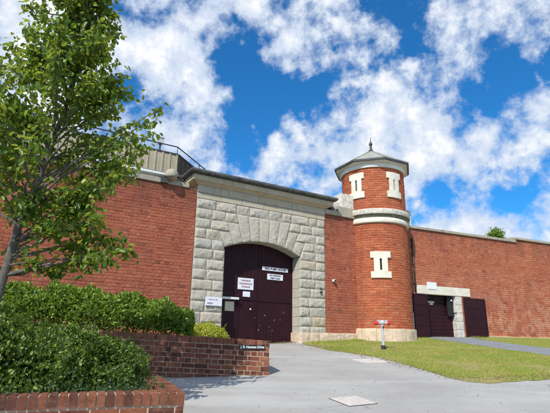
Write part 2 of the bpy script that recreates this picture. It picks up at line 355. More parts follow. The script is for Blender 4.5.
lawn_poly = [(.85, 13.38), (1.09, 13.17), (1.42, 12.26), (1.92, 11.84), (2.4, 11.2), (2.75, 10.35), (2.98, 9.5), (3.16, 8.72), (3.35, 8.35), (3.67, 8.19), (4.25, 8.42), (5.01, 8.74), (7, 9.1), (9.3, 9.6), (13, 11), (20, 14), (20, 23.6), (5.2, 16.95), (3.8, 16.4), (.9, 14.3)]
lawn_poly = gk(lawn_poly)
_l = []
for i_ in range(len(lawn_poly)):                  # ragged edge where the grass creeps over the asphalt
    (x0_, y0_), (x1_, y1_) = lawn_poly[i_], lawn_poly[(i_+1) % len(lawn_poly)]; m_ = max(1, int(math.hypot(x1_-x0_, y1_-y0_)/.09)) if i_ < 14 else 1
    for j_ in range(m_):
        f_ = j_/m_; a_ = noise.noise(Vector((i_*3.1+f_*m_*.33, 1.7, 0)))*.07+random.uniform(-.018, .018); _l.append((x0_+(x1_-x0_)*f_-a_*.5, y0_+(y1_-y0_)*f_+a_))
lawn_poly = _l
sheet('lawn', lawn_poly, M['lawn'], .006)
path_poly = [(5.25, 16.05), (5.45, 15.2), (5.85, 14.3), (6.35, 13.0), (7.0, 11.7), (7.9, 9.9), (8.2, 8.8), (9.6, 8.8), (9.3, 10.2), (8.6, 11.8), (7.85, 13.47), (7.3, 14.4), (6.9, 15.4), (6.75, 17.0), (7.1, 17.0), (5.5, 16.4)]
path_poly = gk(path_poly)
sheet('path', path_poly, M['path'], .012)
# raised planting beds
def inpoly(x, y, P):
    c = False; n = len(P)
    for i in range(n):
        x1, y1 = P[i]; x2, y2 = P[i-1]
        if (y1 > y) != (y2 > y) and x < (x2-x1)*(y-y1)/(y2-y1)+x1: c = not c
    return c
def solid(name, poly, z0, z1, m, kind='structure'):
    b = MB(); n = len(poly); b.quad(*[(x, y, z1) for x, y in poly])
    for i in range(n):
        a, c = poly[i], poly[(i+1) % n]; b.quad((a[0], a[1], z0), (c[0], c[1], z0), (c[0], c[1], z1), (a[0], a[1], z1))
    o = b.build(name, m); o['kind'] = kind; return o

# ------------------------------------------------------------------ brick work
def add_brick(b, P, s0, s1, z0, z1, thick=.05, jit=.0025):
    """P(s, d, z) -> point; brick with its front face at d ~ 0 (d points outward)"""
    j = lambda: random.uniform(-jit, jit)
    d = random.uniform(-.003, .004); c = .006
    q = [(s0+j(), z0+j()), (s1+j(), z0+j()), (s1+j(), z1+j()), (s0+j(), z1+j())]
    ctr = ((s0+s1)/2, (z0+z1)/2)
    fr = [P(s-math.copysign(c, s-ctr[0]), d+j()*.6, z-math.copysign(c, z-ctr[1])) for s, z in q]
    md = [P(s, d-c, z) for s, z in q]; bk = [P(s, -thick, z) for s, z in q]
    i = len(b.v); b.v += fr+md+bk
    b.f.append((i, i+1, i+2, i+3))
    for k in range(4):
        k2 = (k+1) % 4; b.f.append((i+4+k, i+4+k2, i+k2, i+k)); b.f.append((i+8+k, i+8+k2, i+4+k2, i+4+k))
def brick_rows(b, P, s0, s1, z0, ztop, blocked=None, course=.086, Lb=.24, gap=.010, bond='english', rowz=None):
    r_ = 0; z = z0
    while z < (ztop if not callable(ztop) else max(ztop(s0), ztop(s1)))-.02:
        L_ = (Lb if r_ % 2 == 0 else Lb/2) if bond == 'english' else Lb
        off = (r_ % 2)*Lb/4 if bond == 'english' else (r_ % 2)*Lb/2
        s = s0-off
        while s < s1:
            a, c = max(s, s0)+gap/2, min(s+L_, s1)-gap/2; zt = z+course-gap
            tt = ztop if not callable(ztop) else ztop((a+c)/2)
            zt = min(zt, tt)
            if c-a > .03 and zt-z > .02:
                segs = [(a, c)]
                if blocked: segs = blocked(a, c, z, zt)
                for (p, q) in segs:
                    if q-p > .025: add_brick(b, P, p, q, z, zt)
            s += L_
        z += course; r_ += 1
def rect_block(rects):
    def f(a, c, z0, z1):
        segs = [(a, c)]
        for (x0, x1, y0, y1) in rects:
            if (z0+z1)/2 > y0 and (z0+z1)/2 < y1:
                n = []
                for p, q in segs:
                    if q <= x0 or p >= x1: n.append((p, q)); continue
                    if p < x0: n.append((p, x0-.004))
                    if q > x1: n.append((x1+.004, q))
                segs = n
        return segs
    return f
FL = lambda s, d, z: (s, -d, z)               # local frame: x along the wall, -y outward

# --- gate frame
GO = (-2.286, 12.703); GA = R(31.0)
def gp(s, d, z=0): return (GO[0]+s*math.cos(GA)+d*math.sin(GA), GO[1]+s*math.sin(GA)-d*math.cos(GA), z)
RO = (4.548, 16.587); RA = R(23.8)
def rp(s, d, z=0): return (RO[0]+s*math.cos(RA)+d*math.sin(RA), RO[1]+s*math.sin(RA)-d*math.cos(RA), z)
TC = (3.745, 16.55); TR = 1.165

# left brick wall --------------------------------------------------------
t = thing('brick_wall', 'long old red brick prison wall left of the stone gateway, behind the tree and hedge', 'wall', gp(0, 0), GA)
b = MB(); brick_rows(b, FL, -9.5, -.01, 1.3, 5.73); b.build('brick_face', M['brick_wall'], t)
b = MB(); b.box(-9.5, -.004, .007, .45, .9, 5.725); b.build('mortar_core', M['mortar_old'], t)
b = MB()
s = -9.5
while s < -.35:
    w_ = random.uniform(.8, 1.1); e = min(s+w_, -.27)
    b.bbox(s+.004, e-.004, -.04, .48, 5.732, 5.87+random.uniform(-.004, .004), .012); s = e
b.build('coping', M['coping'], t)

# stone gateway ----------------------------------------------------------
G = thing('stone_gateway', 'pale grey rock-faced stone gateway with a segmental arch and dark moulded cap', 'gateway', gp(0, 0), GA)
SL, SR, ZS, ZC = .97, 3.62, 4.13, 4.44
SM = (SL+SR)/2; HS = (SR-SL)/2; RI = (HS*HS+(ZC-ZS)**2)/(2*(ZC-ZS)); CZ = ZC-RI; TH = math.asin(HS/RI)
def rock(b, q, amp=.036, depth=.44, res=.032, base=.0):
    """q: four (s,z) corners, counter-clockwise from lower left"""
    q = [Vector(p) for p in q]; cen = sum(q, Vector((0, 0)))/4
    g = .006; q = [p+(cen-p).normalized()*g*1.4 for p in q]
    nu = max(3, int((q[1]-q[0]).length/res)); nv = max(3, int((q[3]-q[0]).length/res))
    seed = Vector((random.uniform(0, 90), random.uniform(0, 90), random.uniform(0, 90))); i0 = len(b.v)
    pl = [(random.uniform(.6, 1.25), random.uniform(-1.5, 1.5), random.uniform(-1.5, 1.5)) for _ in range(5)]
    wd = (q[1]-q[0]).length; ht = (q[3]-q[0]).length
    for j in range(nv+1):
        for i in range(nu+1):
            u, v = i/nu, j/nv
            p = (q[0]*(1-u)+q[1]*u)*(1-v)+(q[3]*(1-u)+q[2]*u)*v
            e = min(u*wd, (1-u)*wd, v*ht, (1-v)*ht); k = min(1, e/.055); k = k*(2-k)
            n1 = noise.noise(Vector((p.x*4, p.y*4, 0))+seed); n2 = noise.noise(Vector((p.x*13, p.y*13, 3))+seed); n3 = noise.noise(Vector((p.x*32, p.y*32, 7))+seed)
            fc = min(c_+a_*(u-.5)+b_*(v-.5) for c_, a_, b_ in pl); d = base+k*amp*(.35+.9*max(fc, -.25)+.28*n1+.38*n2+.5*n3)
            d = max(d, base-.01) if k > 0 else base
            b.v.append((p.x, -d, p.y))
    for j in range(nv):
        for i in range(nu):
            a = i0+j*(nu+1)+i; b.f.append((a, a+1, a+nu+2, a+nu+1))
    bl, br, tr_, tl = i0, i0+nu, i0+nv*(nu+1)+nu, i0+nv*(nu+1)
    k0 = len(b.v)
    for idx in (bl, br, tr_, tl): v = b.v[idx]; b.v.append((v[0], depth, v[2]))
    low = [i0+i for i in range(nu+1)]; top = [tl+i for i in range(nu+1)]; lf = [i0+j*(nu+1) for j in range(nv+1)]; rg = [i0+j*(nu+1)+nu for j in range(nv+1)]
    b.f.append(tuple([k0, k0+1]+low[::-1])); b.f.append(tuple([k0+3]+top+[k0+2]) if False else tuple(top+[k0+2, k0+3]))
    b.f.append(tuple(lf+[k0+3, k0])); b.f.append(tuple([k0+1]+[k0+2]+rg[::-1]))
b = MB(); top = 5.49; H = .295
lineS = lambda ang, z, sg: SM+sg*math.tan(ang)*(z-CZ)          # radial joint position at height z
a1, a2, a3, a4, a5 = [TH*k/9 for k in (1, 3, 5, 7, 9)]
TOT = 4.65
for r_ in range(14):
    z1 = top-r_*H; z0 = z1-H
    if z0 < 1.62-.02 and r_ > 12: z0 = 1.2
    zb = [None, a3, a4, a5, a5]
    def edges(side):
        if r_ == 0: return None
        if 1 <= r_ <= 4:
            an = (a3, a3, a4, a5, a5)[r_]
            if r_ == 4: return ((SL if side < 0 else SR), lineS(an, z1, side))
            return (lineS(an, z0, side), lineS(an, z1, side))
        return ((SL, SL) if side < 0 else (SR, SR))
    if r_ == 0:
        cuts = [0, .62, 1.3, 1.75, 2.45, 2.95, 3.3, 4.0, 4.33, TOT] if True else None
        for c0, c1 in zip(cuts[:-1], cuts[1:]): rock(b, [(c0, z0), (c1, z0), (c1, z1), (c0, z1)])
        continue
    for side in (-1, 1):
        e0, e1 = edges(side)
        outer = 0 if side < 0 else TOT
        wd = abs(e0-outer)
        n = 2 if wd < 1.35 else 3
        fr = sorted(random.uniform(.3, .7) for _ in range(n-1)) if n == 2 else [random.uniform(.27, .38), random.uniform(.62, .72)]
        if r_ % 2: fr = [1-f for f in fr][::-1]
        xs = [outer+(e0-outer)*f for f in fr]
        pts0 = [outer]+xs+[e0]; pts1 = [outer]+xs+[e1]
        if side > 0: pts0, pts1 = pts0[::-1], pts1[::-1]
        for i in range(len(pts0)-1):
            rock(b, [(pts0[i], z0), (pts0[i+1], z0), (pts1[i+1], z1), (pts1[i], z1)])
ang = [-a5, -a4, -a3, -a2, -a1, a1, a2, a3, a4, a5]; tops = [top-3*H, top-2*H, top-H, top-H, top-H, top-H, top-H, top-2*H, top-3*H]
for k in range(9):
    A0, A1 = ang[k], ang[k+1]; zt = tops[k]
    p0 = (SM+RI*math.sin(A0), CZ+RI*math.cos(A0)); p1 = (SM+RI*math.sin(A1), CZ+RI*math.cos(A1))
    rock(b, [p0, p1, (SM+math.tan(A1)*(zt-CZ), zt), (SM+math.tan(A0)*(zt-CZ), zt)], amp=.03)
o = b.build('stone_blocks', M['stone'], G); smooth_angle(o, 35)
b = MB()                                         # solid masonry behind the block faces
b.box(SL-.02, SR+.02, .50, .56, 1.3, 4.6)
for (s0, s1, z0, z1) in ((.01, SL-.035, 1, ZS), (SR+.035, TOT-.01, 1, ZS), (.01, TOT-.01, 4.62, 5.49)): b.box(s0, s1, .012, .9, z0, z1)
for k in range(24):
    A0 = -TH-.01+(2*TH+.02)*k/24; A1 = -TH-.01+(2*TH+.02)*(k+1)/24; q = RI+.035
    x0, x1 = SM+q*math.sin(A0), SM+q*math.sin(A1); z0, z1 = CZ+q*math.cos(A0), CZ+q*math.cos(A1)
    b.quad((x0, .012, z0), (x1, .012, z1), (x1, .012, 4.62), (x0, .012, 4.62)); b.quad((x0, .012, z0), (x0, .9, z0), (x1, .9, z1), (x1, .012, z1))
b.box(.01, SL-.035, .012, .9, ZS, 4.62); b.box(SR+.035, TOT-.01, .012, .9, ZS, 4.62)
b.build('mortar_core', M['stone_mortar'], G)
b = MB()                                         # two dressed bands
for z0, z1, d, seed in ((5.492, 5.668, .015, 1), (5.672, 5.90, 0.03, 2)):
    s = -.01
    while s < TOT:
        w_ = random.uniform(.38, .8); e = min(s+w_, TOT+.01)
        if TOT-e < .2: e = TOT+.01
        b.bbox(s+.003, e-.003, -d-random.uniform(0, .006), .5, z0+.003, z1-.003, .008); s = e
b.build('dressed_band', M['ashlar'], G)
# cornice: profile swept with returns
def sweep(b, prof, s0, s1, segs=None):
    """prof: (out, z) going from the wall outwards over the nose and back; mitred returns at both ends"""
    cuts = segs or [s0, s1]
    for i in range(len(prof)-1):
        (d0, z0), (d1, z1) = prof[i], prof[i+1]
        for c0, c1 in zip(cuts[:-1], cuts[1:]):
            e = .003 if segs else 0
            L0 = c0-(d0 if c0 == cuts[0] else 0)+e; L1 = c0-(d1 if c0 == cuts[0] else 0)+e; R0 = c1+(d0 if c1 == cuts[-1] else 0)-e; R1 = c1+(d1 if c1 == cuts[-1] else 0)-e
            b.quad((L0, -d0, z0), (R0, -d0, z0), (R1, -d1, z1), (L1, -d1, z1))
        b.quad((s0-d0, .6, z0), (s0-d0, -d0, z0), (s0-d1, -d1, z1), (s0-d1, .6, z1))
        b.quad((s1+d0, -d0, z0), (s1+d0, .6, z0), (s1+d1, .6, z1), (s1+d1, -d1, z1))
b = MB(); cuts = [0]; 
while cuts[-1] < 4.0: cuts.append(cuts[-1]+random.uniform(.6, .85))
cuts.append(TOT)
sweep(b, [(.0, 5.90), (.05, 5.902), (.07, 5.925), (.12, 5.955), (.19, 5.975), (.225, 5.985), (.225, 6.135), (.0, 6.14)], 0, TOT, cuts)
o = b.build('cornice', M['cornice'], G)
b = MB(); sweep(b, [(.0, 5.903), (.045, 5.905), (.065, 5.928), (.115, 5.958), (.185, 5.98), (.22, 5.99), (.22, 6.13)], 0, TOT); b.build('cornice_joints', M['stone_mortar'], G)
b = MB(); sweep(b, [(.0, 6.142), (.27, 6.144), (.31, 6.155), (.345, 6.18), (.355, 6.215), (.345, 6.25), (.31, 6.285), (.25, 6.305), (-.3, 6.37)], 0, TOT)
b.quad((0+.3, .6, 6.37), (TOT-.3, .6, 6.37), (TOT-.3, .3, 6.37), (.3, .3, 6.37))
o = b.build('dark_cap', M['cap'], G); smooth_angle(o, 50)
b = MB()                                         # plinth stones at the pillar feet
for grp in (((-.05, .5), (.5, 1.02)), ((3.57, 3.98), (3.98, 4.35), (4.35, 4.75))):   # plinth stones at the pillar feet
    b = MB()
    for (s0, s1) in grp: rock(b, [(s0, .9), (s1, .9), (s1, 1.77+random.uniform(-.015, .015)), (s0, 1.77)], .03, .5, .05, .05)
    o = b.build('plinth', M['plinth'], G); smooth_angle(o, 35)

# gate -------------------------------------------------------------------
D0 = .42
gate = thing('gate', 'tall dark maroon boarded double gate filling the stone arch, chipped paint, small wicket door', 'gate', gp(0, 0), GA)
def archz(s, off=.0): return CZ+math.sqrt(max(.0, (RI+off)**2-(s-SM)**2))
for nm, a, c in (('gate_leaf', SL-.06, 2.325), ('gate_leaf', 2.335, SR+.06)):
    b = MB(); s = a
    while s < c-.01:
        e = min(s+.118, c); z0, z1 = archz(s+.003, .04), archz(e-.003, .04); y = D0+random.uniform(-.002, .002)
        b.quad((s+.003, y, 1.36), (e-.003, y, 1.36), (e-.003, y, z1), (s+.003, y, z0))
        b.quad((s+.003, y, 1.36), (s+.003, y, z0), (s+.0, y+.012, z0), (s+.0, y+.012, 1.36)); b.quad((e-.003, y, z1), (e-.003, y, 1.36), (e, y+.012, 1.36), (e, y+.012, z1))
        s = e
    b.box(a, c, D0+.012, D0+.06, 1.36, ZS+.1)
    n = 12
    for k in range(n):
        x0 = a+(c-a)*k/n; x1 = a+(c-a)*(k+1)/n
        b.quad((x0, D0+.012, ZS+.1), (x1, D0+.012, ZS+.1), (x1, D0+.012, archz(x1, .04)), (x0, D0+.012, archz(x0, .04)))
    b.build(nm, M['maroon'], gate)
b = MB()
for (s0, s1, z0, z1) in ((1.66, 1.70, 1.4, 2.72), (2.28, 2.32, 1.4, 2.72), (1.701, 2.279, 2.68, 2.72)): b.bbox(s0, s1, D0-.022, D0-.003, z0, z1, .006)
b.bbox(2.34, 3.6, D0-.018, D0-.003, 2.66, 2.72, .006)
b.build('wicket_door', M['maroon2'], gate)
b = MB(); b.lathe([(0.0, 0), (.028, .0), (.03, .012), (.018, .03), (.0, .034)], 12); o = b.build('door_knob', M['white'], gate, True); o.rotation_euler = (R(90), 0, 0); o.location = (2.09, D0-.022, 2.41)
b = MB(); b.bbox(1.08, 1.64, D0-.14, D0-.004, 2.665, 2.73, .01); o = b.build('weather_hood', M['white'], gate)
b = MB(); b.bbox(SL-.05, SR+.05, D0-.03, D0+.2, 1.30, 1.385, .01); b.build('threshold', M['stone_mortar'], gate)

def text_mesh(txt, size, mtl, name='lettering', parent=None, extr=.0015, bold=.0, align='CENTER', spacing=1.0):
    cu = bpy.data.curves.new('txt', 'FONT'); cu.body = txt; cu.size = size; cu.align_x = align; cu.align_y = 'CENTER'; cu.extrude = extr; cu.offset = bold; cu.space_line = spacing
    ob = bpy.data.objects.new('txt', cu); COL.objects.link(ob); dg = bpy.context.evaluated_depsgraph_get()
    me = bpy.data.meshes.new_from_object(ob.evaluated_get(dg)); bpy.data.objects.remove(ob); bpy.data.curves.remove(cu)
    me.materials.clear(); me.materials.append(mtl)
    o = bpy.data.objects.new(name, me); COL.objects.link(o)
    if parent: o.parent = parent
    return o
def sign(name, label, origin_fn, ang_, s0, s1, z0, z1, d, texts, board=M['sign'], thick=.012, group=None):
    cx_, cz_ = (s0+s1)/2, (z0+z1)/2; p = origin_fn(cx_, d); t = thing(name, label, 'sign', (p[0], p[1], cz_), ang_, group)
    b = MB(); w_, h_ = (s1-s0)/2, (z1-z0)/2; b.bbox(-w_, w_, 0, thick, -h_, h_, .003); b.build('board', board, t)
    for (tx, dx, dz, size, m_, bold) in texts:
        o = text_mesh(tx, size, m_, parent=t, bold=bold); o.rotation_euler = (R(90), 0, 0)
        wv_ = max(v.co.x for v in o.data.vertices)-min(v.co.x for v in o.data.vertices)
        if wv_ > (s1-s0)*.94: o.scale.x = (s1-s0)*.94/wv_
        o.location = (dx, -.0025, dz)
    return t
DD = -D0+.004+.012
sign('gate_sign', 'long narrow white sign high on the right gate leaf reading FIRE PUMP HOUSE', gp, GA, 2.48, 3.44, 3.64, 3.76, DD, [('FIRE PUMP HOUSE', 0, 0, .098, M['ink'], .003)])
sign('gate_sign', 'small white sign reading NO PARKING KEEP CLEAR right under the long narrow one', gp, GA, 2.67, 3.25, 3.36, 3.545, DD, [('NO PARKING', 0, .043, .068, M['ink'], .002), ('KEEP CLEAR', 0, -.043, .068, M['ink'], .002)])
sign('gate_sign', 'white near-square warning sign with three lines on the left gate leaf', gp, GA, 1.64, 2.18, 2.99, 3.34, DD, [('WARNING', 0, .095, .068, M['ink_red'], .001), ('HAZARDOUS', 0, 0, .072, M['ink_red'], .001), ('STORAGE', 0, -.095, .068, M['ink_red'], .001)])
sign('paper_notice', 'little blank pinkish white notice below the three-line warning sign', gp, GA, 1.82, 2.07, 2.775, 2.935, DD, [], M['sign'], .006)
t = sign('paper_notice', 'yellowed striped notice board under the white hood by the left jamb', gp, GA, 1.24, 1.54, 2.33, 2.61, DD, [], M['sign_note'], .012)
b = MB()
for k in range(5): x = -.11+k*.055; b.box(x, x+.018, -.003, .001, -.12, .12)
b.build('stripes', M['cream'], t)
sign('pillar_sign', 'pale blue white sign fixed to the left stone pillar of the gateway', gp, GA, .43, .92, 2.42, 2.655, .075, [('GATE 1', -.11, -.055, .055, M['ink'], .001), ('Deliveries to office', -.02, .05, .036, M['ink'], 0)], thick=.04)

# small fittings
t = thing('bell_push', 'pair of small dark round bosses on the right stone pillar', 'fitting', gp(4.42, .06, 3.10), GA)
for dz in (.05, -.06):
    b = MB(); b.lathe([(0, .035), (.035, .03), (.045, .0)], 14); o = b.build('boss', M['iron'], t, True); o.rotation_euler = (R(90), 0, 0); o.location = (0, 0, dz)
t = thing('wall_sensor', 'tiny white sensor fixed to the red brick between gateway and tower', 'sensor', gp(4.98, .0, 3.46), GA)
b = MB(); b.bbox(-.05, .05, -.09, .0, -.04, .04, .015); b.build('housing', M['white'], t); b = MB(); b.tube([(0, -.09, 0), (0, -.12, -.01)], .025, 10); b.build('lens', M['black'], t)

# brick between gateway and tower ----------------------------------------
t = thing('brick_wall', 'short brick wall panel between the stone gateway and the round tower', 'wall', gp(4.65, 0), GA)
b = MB(); brick_rows(b, FL, .012, 1.75, 1.55, 5.73); b.build('brick_face', M['brick_wall'], t)
b = MB(); b.box(.012, 1.75, .007, .45, .9, 5.725); b.build('mortar_core', M['mortar_old'], t)
b = MB(); rock(b, [(.0, .9), (.72, .9), (.72, 1.78), (.0, 1.77)], .02, .3, .05, .05); b.build('plinth', M['plinth'], t); b = MB(); rock(b, [(.72, .9), (1.3, .9), (1.3, 1.78), (.72, 1.79)], .02, .3, .05, .05); b.build('plinth', M['plinth'], t)
b = MB(); b.bbox(.02, .55, -.05, .5, 5.735, 5.90, .015); b.bbox(.557, 1.6, -.06, .5, 5.735, 6.09, .015); b.build('coping', M['coping'], t)
b = MB(); b.bbox(.78, 1.32, -.03, .42, 6.095, 6.62, .02); b.bbox(.40, .775, .06, .40, 5.91, 6.28, .02); b.build('parapet_block', M['cream_worn'], t)
b = MB(); b.bbox(.28, .40, -.06, .3, 5.905, 6.0, .01); b.build('lead_flashing', M['cap'], t)

# round tower ------------------------------------------------------------
T = thing('round_tower', 'round red brick corner tower with cream slit windows and an octagonal grey roof', 'tower', (TC[0], TC[1], 0))
def TP(R_): return lambda s, d, z: ((R_+d)*math.sin(s/R_), -(R_+d)*math.cos(s/R_), z)
winU = [(-42, 6.48, 7.43), (27, 6.48, 7.43)]; winL = [(-5.5, 3.60, 4.50)]
def iblocks(c, z0, z1):
    R_ = TR; m_ = R(c)*R_; w_ = .335 if z0 < 5 else .30; h = z1-z0
    return [(m_-w_, m_+w_, z0, z0+.24*h), (m_-w_*.68, m_+w_*.68, z0+.24*h, z0+.76*h), (m_-w_, m_+w_, z0+.76*h, z1)]
bl = []
for w_ in winU+winL: bl += iblocks(*w_)
per = 2*math.pi*TR; nb = round(per/.12); Lb = per/nb*2
b = MB(); brick_rows(b, TP(TR), -per/2, per/2, 1.90, 5.53, rect_block(bl), Lb=Lb, bond='stretch'); brick_rows(b, TP(TR), -per/2, per/2, 6.02, 7.62, rect_block(bl), Lb=Lb, bond='stretch')
b.build('brick_shaft', M['brick_tower'], T)
b = MB(); b.lathe([(TR-.012, .8), (TR-.012, 7.7)], 72); b.build('mortar_core', M['mortar_old'], T)
def iwindow(c, z0, z1, Tp):
    h = z1-z0; R_ = TR; m_ = R(c)*R_; b = MB(); P = TP(R_)
    def patch(s0, s1, za, zb, d=.045):
        n = max(2, int((s1-s0)/.06)); i0 = len(b.v)
        for k in range(n+1):
            s = s0+(s1-s0)*k/n
            for dd, z in ((-.1, za), (d, za), (d, zb), (-.1, zb)): b.v.append(P(s, dd, z))
        for k in range(n):
            a = i0+4*k
            for q in range(3): b.f.append((a+q, a+4+q, a+5+q, a+1+q))
        b.f.append((i0, i0+1, i0+2, i0+3)); e = i0+4*n; b.f.append((e+3, e+2, e+1, e))
    sl = .036; w_ = .335 if z0 < 5 else .30; zz = [z0, z0+.24*h, z0+.76*h, z1]
    patch(m_-w_, m_+w_, z0, zz[1]); patch(m_-w_, m_+w_, zz[2], z1)
    y0_, y1_ = z0+.29*h, z0+.73*h; patch(m_-w_*.68, m_-sl, zz[1], zz[2]); patch(m_+sl, m_+w_*.68, zz[1], zz[2]); patch(m_-sl, m_+sl, zz[1], y0_, .044); patch(m_-sl, m_+sl, y1_, zz[2], .044)
    f = b.build('window_surround', M['cream'], Tp)
    q = MB(); q.quad(P(m_-sl-.01, -.008, y0_-.005), P(m_+sl+.01, -.008, y0_-.005), P(m_+sl+.01, -.008, y1_+.005), P(m_-sl-.01, -.008, y1_+.005))
    q.build('slit', M['black'], f)
for w_ in winU+winL: iwindow(*w_, T)
b = MB(); b.lathe([(TR-.02, 5.53), (TR+.045, 5.53), (TR+.06, 5.56), (TR+.06, 5.69), (TR+.035, 5.715)], 96); b.build('lower_string_course', M['cream'], T, True)
smooth_angle(T.children[-1], 30)
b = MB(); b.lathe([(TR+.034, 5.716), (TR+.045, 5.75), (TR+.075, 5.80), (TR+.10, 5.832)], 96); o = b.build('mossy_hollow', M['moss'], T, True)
b = MB(); b.lathe([(TR+.10, 5.833), (TR+.125, 5.838), (TR+.135, 5.86), (TR+.135, 5.99), (TR+.11, 6.02), (TR-.03, 6.05)], 96); o = b.build('upper_string_course', M['cream_worn'], T); smooth_angle(o, 30)
b = MB(); b.lathe([(TR-.02, 7.60), (TR+.05, 7.60), (TR+.06, 7.63), (TR+.06, 7.775)], 96); o = b.build('frieze', M['white'], T); smooth_angle(o, 30)
# plinth ring of rock-faced stones
b = MB(); n = 15; RP = TR+.07
for k in range(n):
    A0 = 2*math.pi*k/n+.12; A1 = A0+2*math.pi/n
    sub = MB(); rock(sub, [(A0*RP+.0, 1.0), (A1*RP, 1.0), (A1*RP, 1.95+random.uniform(-.02, .01)), (A0*RP, 1.95)], .022, .25, .05, .0)
    i = len(b.v); b.v += [((RP-y)*math.sin(x/RP), -(RP-y)*math.cos(x/RP), z) for x, y, z in sub.v]; b.f += [tuple(i+q for q in f) for f in sub.f]
o = b.build('plinth', M['plinth'], T); smooth_angle(o, 35)
# octagonal roof
RE = 1.47; oc = [(RE*math.sin(R(6+45*k)), -RE*math.cos(R(6+45*k))) for k in range(8)]
b = MB()
ZE = 7.87; ZA = 8.74
for k in range(8):
    (x0, y0), (x1, y1) = oc[k], oc[(k+1) % 8]
    m_ = 7
    for j in range(m_):                            # lapped sheets, each course standing 6 mm proud of the next
        f0, f1 = j/m_, (j+1)/m_; z0 = ZE+(ZA-ZE)*f0; z1 = ZE+(ZA-ZE)*f1; u = .006
        b.quad((x0*(1-f0), y0*(1-f0), z0+u), (x1*(1-f0), y1*(1-f0), z0+u), (x1*(1-f1), y1*(1-f1), z1), (x0*(1-f1), y0*(1-f1), z1))
        b.quad((x0*(1-f0), y0*(1-f0), z0-.004), (x1*(1-f0), y1*(1-f0), z0-.004), (x1*(1-f0), y1*(1-f0), z0+u), (x0*(1-f0), y0*(1-f0), z0+u))
roof = b.build('roof', M['slate'], T)
b = MB()
for k in range(8): x0, y0 = oc[k]; b.tube([(x0*1.0, y0*1.0, ZE+.012), (0, 0, ZA+.012)], .022, 8)
b.build('hip_ridge', M['slate'], roof, True)
b = MB()
for k in range(8):
    (x0, y0), (x1, y1) = oc[k], oc[(k+1) % 8]; q = .965; g = 1.012
    b.quad((x0*g, y0*g, ZE-.06), (x1*g, y1*g, ZE-.06), (x1*g, y1*g, ZE+.012), (x0*g, y0*g, ZE+.012))
    b.quad((x0*q, y0*q, ZE-.06), (x1*q, y1*q, ZE-.06), (x1*g, y1*g, ZE-.06), (x0*g, y0*g, ZE-.06)); b.quad((x0*q, y0*q, ZE-.06), (x0*q, y0*q, ZE-.02), (x1*q, y1*q, ZE-.02), (x1*q, y1*q, ZE-.06))
    b.quad((x0*g, y0*g, ZE+.012), (x1*g, y1*g, ZE+.012), (x1*.96, y1*.96, ZE+.03), (x0*.96, y0*.96, ZE+.03))
b.build('gutter', M['fascia'], roof)
b = MB()
for k in range(8):
    (x0, y0), (x1, y1) = oc[k], oc[(k+1) % 8]; q = .966
    b.quad((x0*q, y0*q, ZE-.11), (x1*q, y1*q, ZE-.11), (x1*q, y1*q, ZE-.015), (x0*q, y0*q, ZE-.015))
b.quad(*[(x*.966, y*.966, ZE-.105) for x, y in oc]); b.build('eaves_board', M['cream'], roof)
b = MB(); b.lathe([(0.0, 8.70), (.085, 8.71), (.09, 8.76), (.05, 8.80), (.035, 8.86), (.055, 8.89), (.03, 8.92), (.06, 8.97), (.075, 9.02), (.055, 9.07), (.022, 9.11), (.03, 9.135), (.014, 9.17), (.009, 9.30), (0, 9.34)], 16)
b.build('finial', M['iron'], roof, True)

# right brick wall -------------------------------------------------------
t = thing('brick_wall', 'long weathered orange red brick wall right of the tower with stepped pale coping', 'wall', rp(0, 0), RA)
OP = (1.15, 2.62, 1.6, 3.25)
ztop_r = lambda s: 5.70 if s < 6.3 else 5.84
b = MB(); brick_rows(b, FL, .1, 17, 1.70, ztop_r, rect_block([(OP[0], 2.92, 1.6, 3.25), (.80, 3.38, 3.25, 3.575)])); b.build('brick_face', M['brick_right'], t)
b = MB()
for (s0, s1, z0, z1) in ((.1, OP[0]-.01, 1, 5.695), (2.93, 6.3, 1, 5.695), (6.3, 17, 1, 5.83), (OP[0]-.01, 2.93, 3.27, 5.695)): b.box(s0, s1, .007, .5, z0, z1)
b.build('mortar_core', M['mortar_old'], t)
b = MB(); s = .1
while s < 17:
    w_ = random.uniform(.8, 1.2); e = s+w_
    if s < 6.3 < e+.3: e = 6.34
    zz = 5.705 if s < 6.3 else 5.845
    b.bbox(s+.004, e-.004, -.06, .55, zz, zz+.10+random.uniform(-.004, .006), .015)
    s = e
b.bbox(6.1, 6.33, -.02, .5, 5.812, 5.93, .02)
b.build('coping', M['coping'], t)
b = MB(); s = 3.95
while s < 17:
    w_ = random.uniform(.5, .9); b.bbox(s+.01, s+w_-.01, -.05, .1, 1.55, 1.80+random.uniform(-.015, .015), .02); s += w_
b.build('footing', M['plinth'], t)
b = MB(); b.bbox(.78, 3.38, -.035, .2, 3.255, 3.57, .012); b.build('lintel', M['cream'], t)
b = MB(); b.bbox(1.28, 1.70, -.055, .1, 3.44, 3.70, .012); b.build('lintel_plaque', M['sign'], t)
b = MB()
for k in range(5): z0 = 1.7+k*.31; b.bbox(2.63+random.uniform(-.06, .02), 2.92, -.02, .35, z0, z0+.305, .02)
b.build('jamb_quoins', M['cream_worn'], t)
b = MB(); b.bbox(.42, .78, .02, .42, 5.81, 6.42, .02); b.build('parapet_block', M['cream_worn'], t)
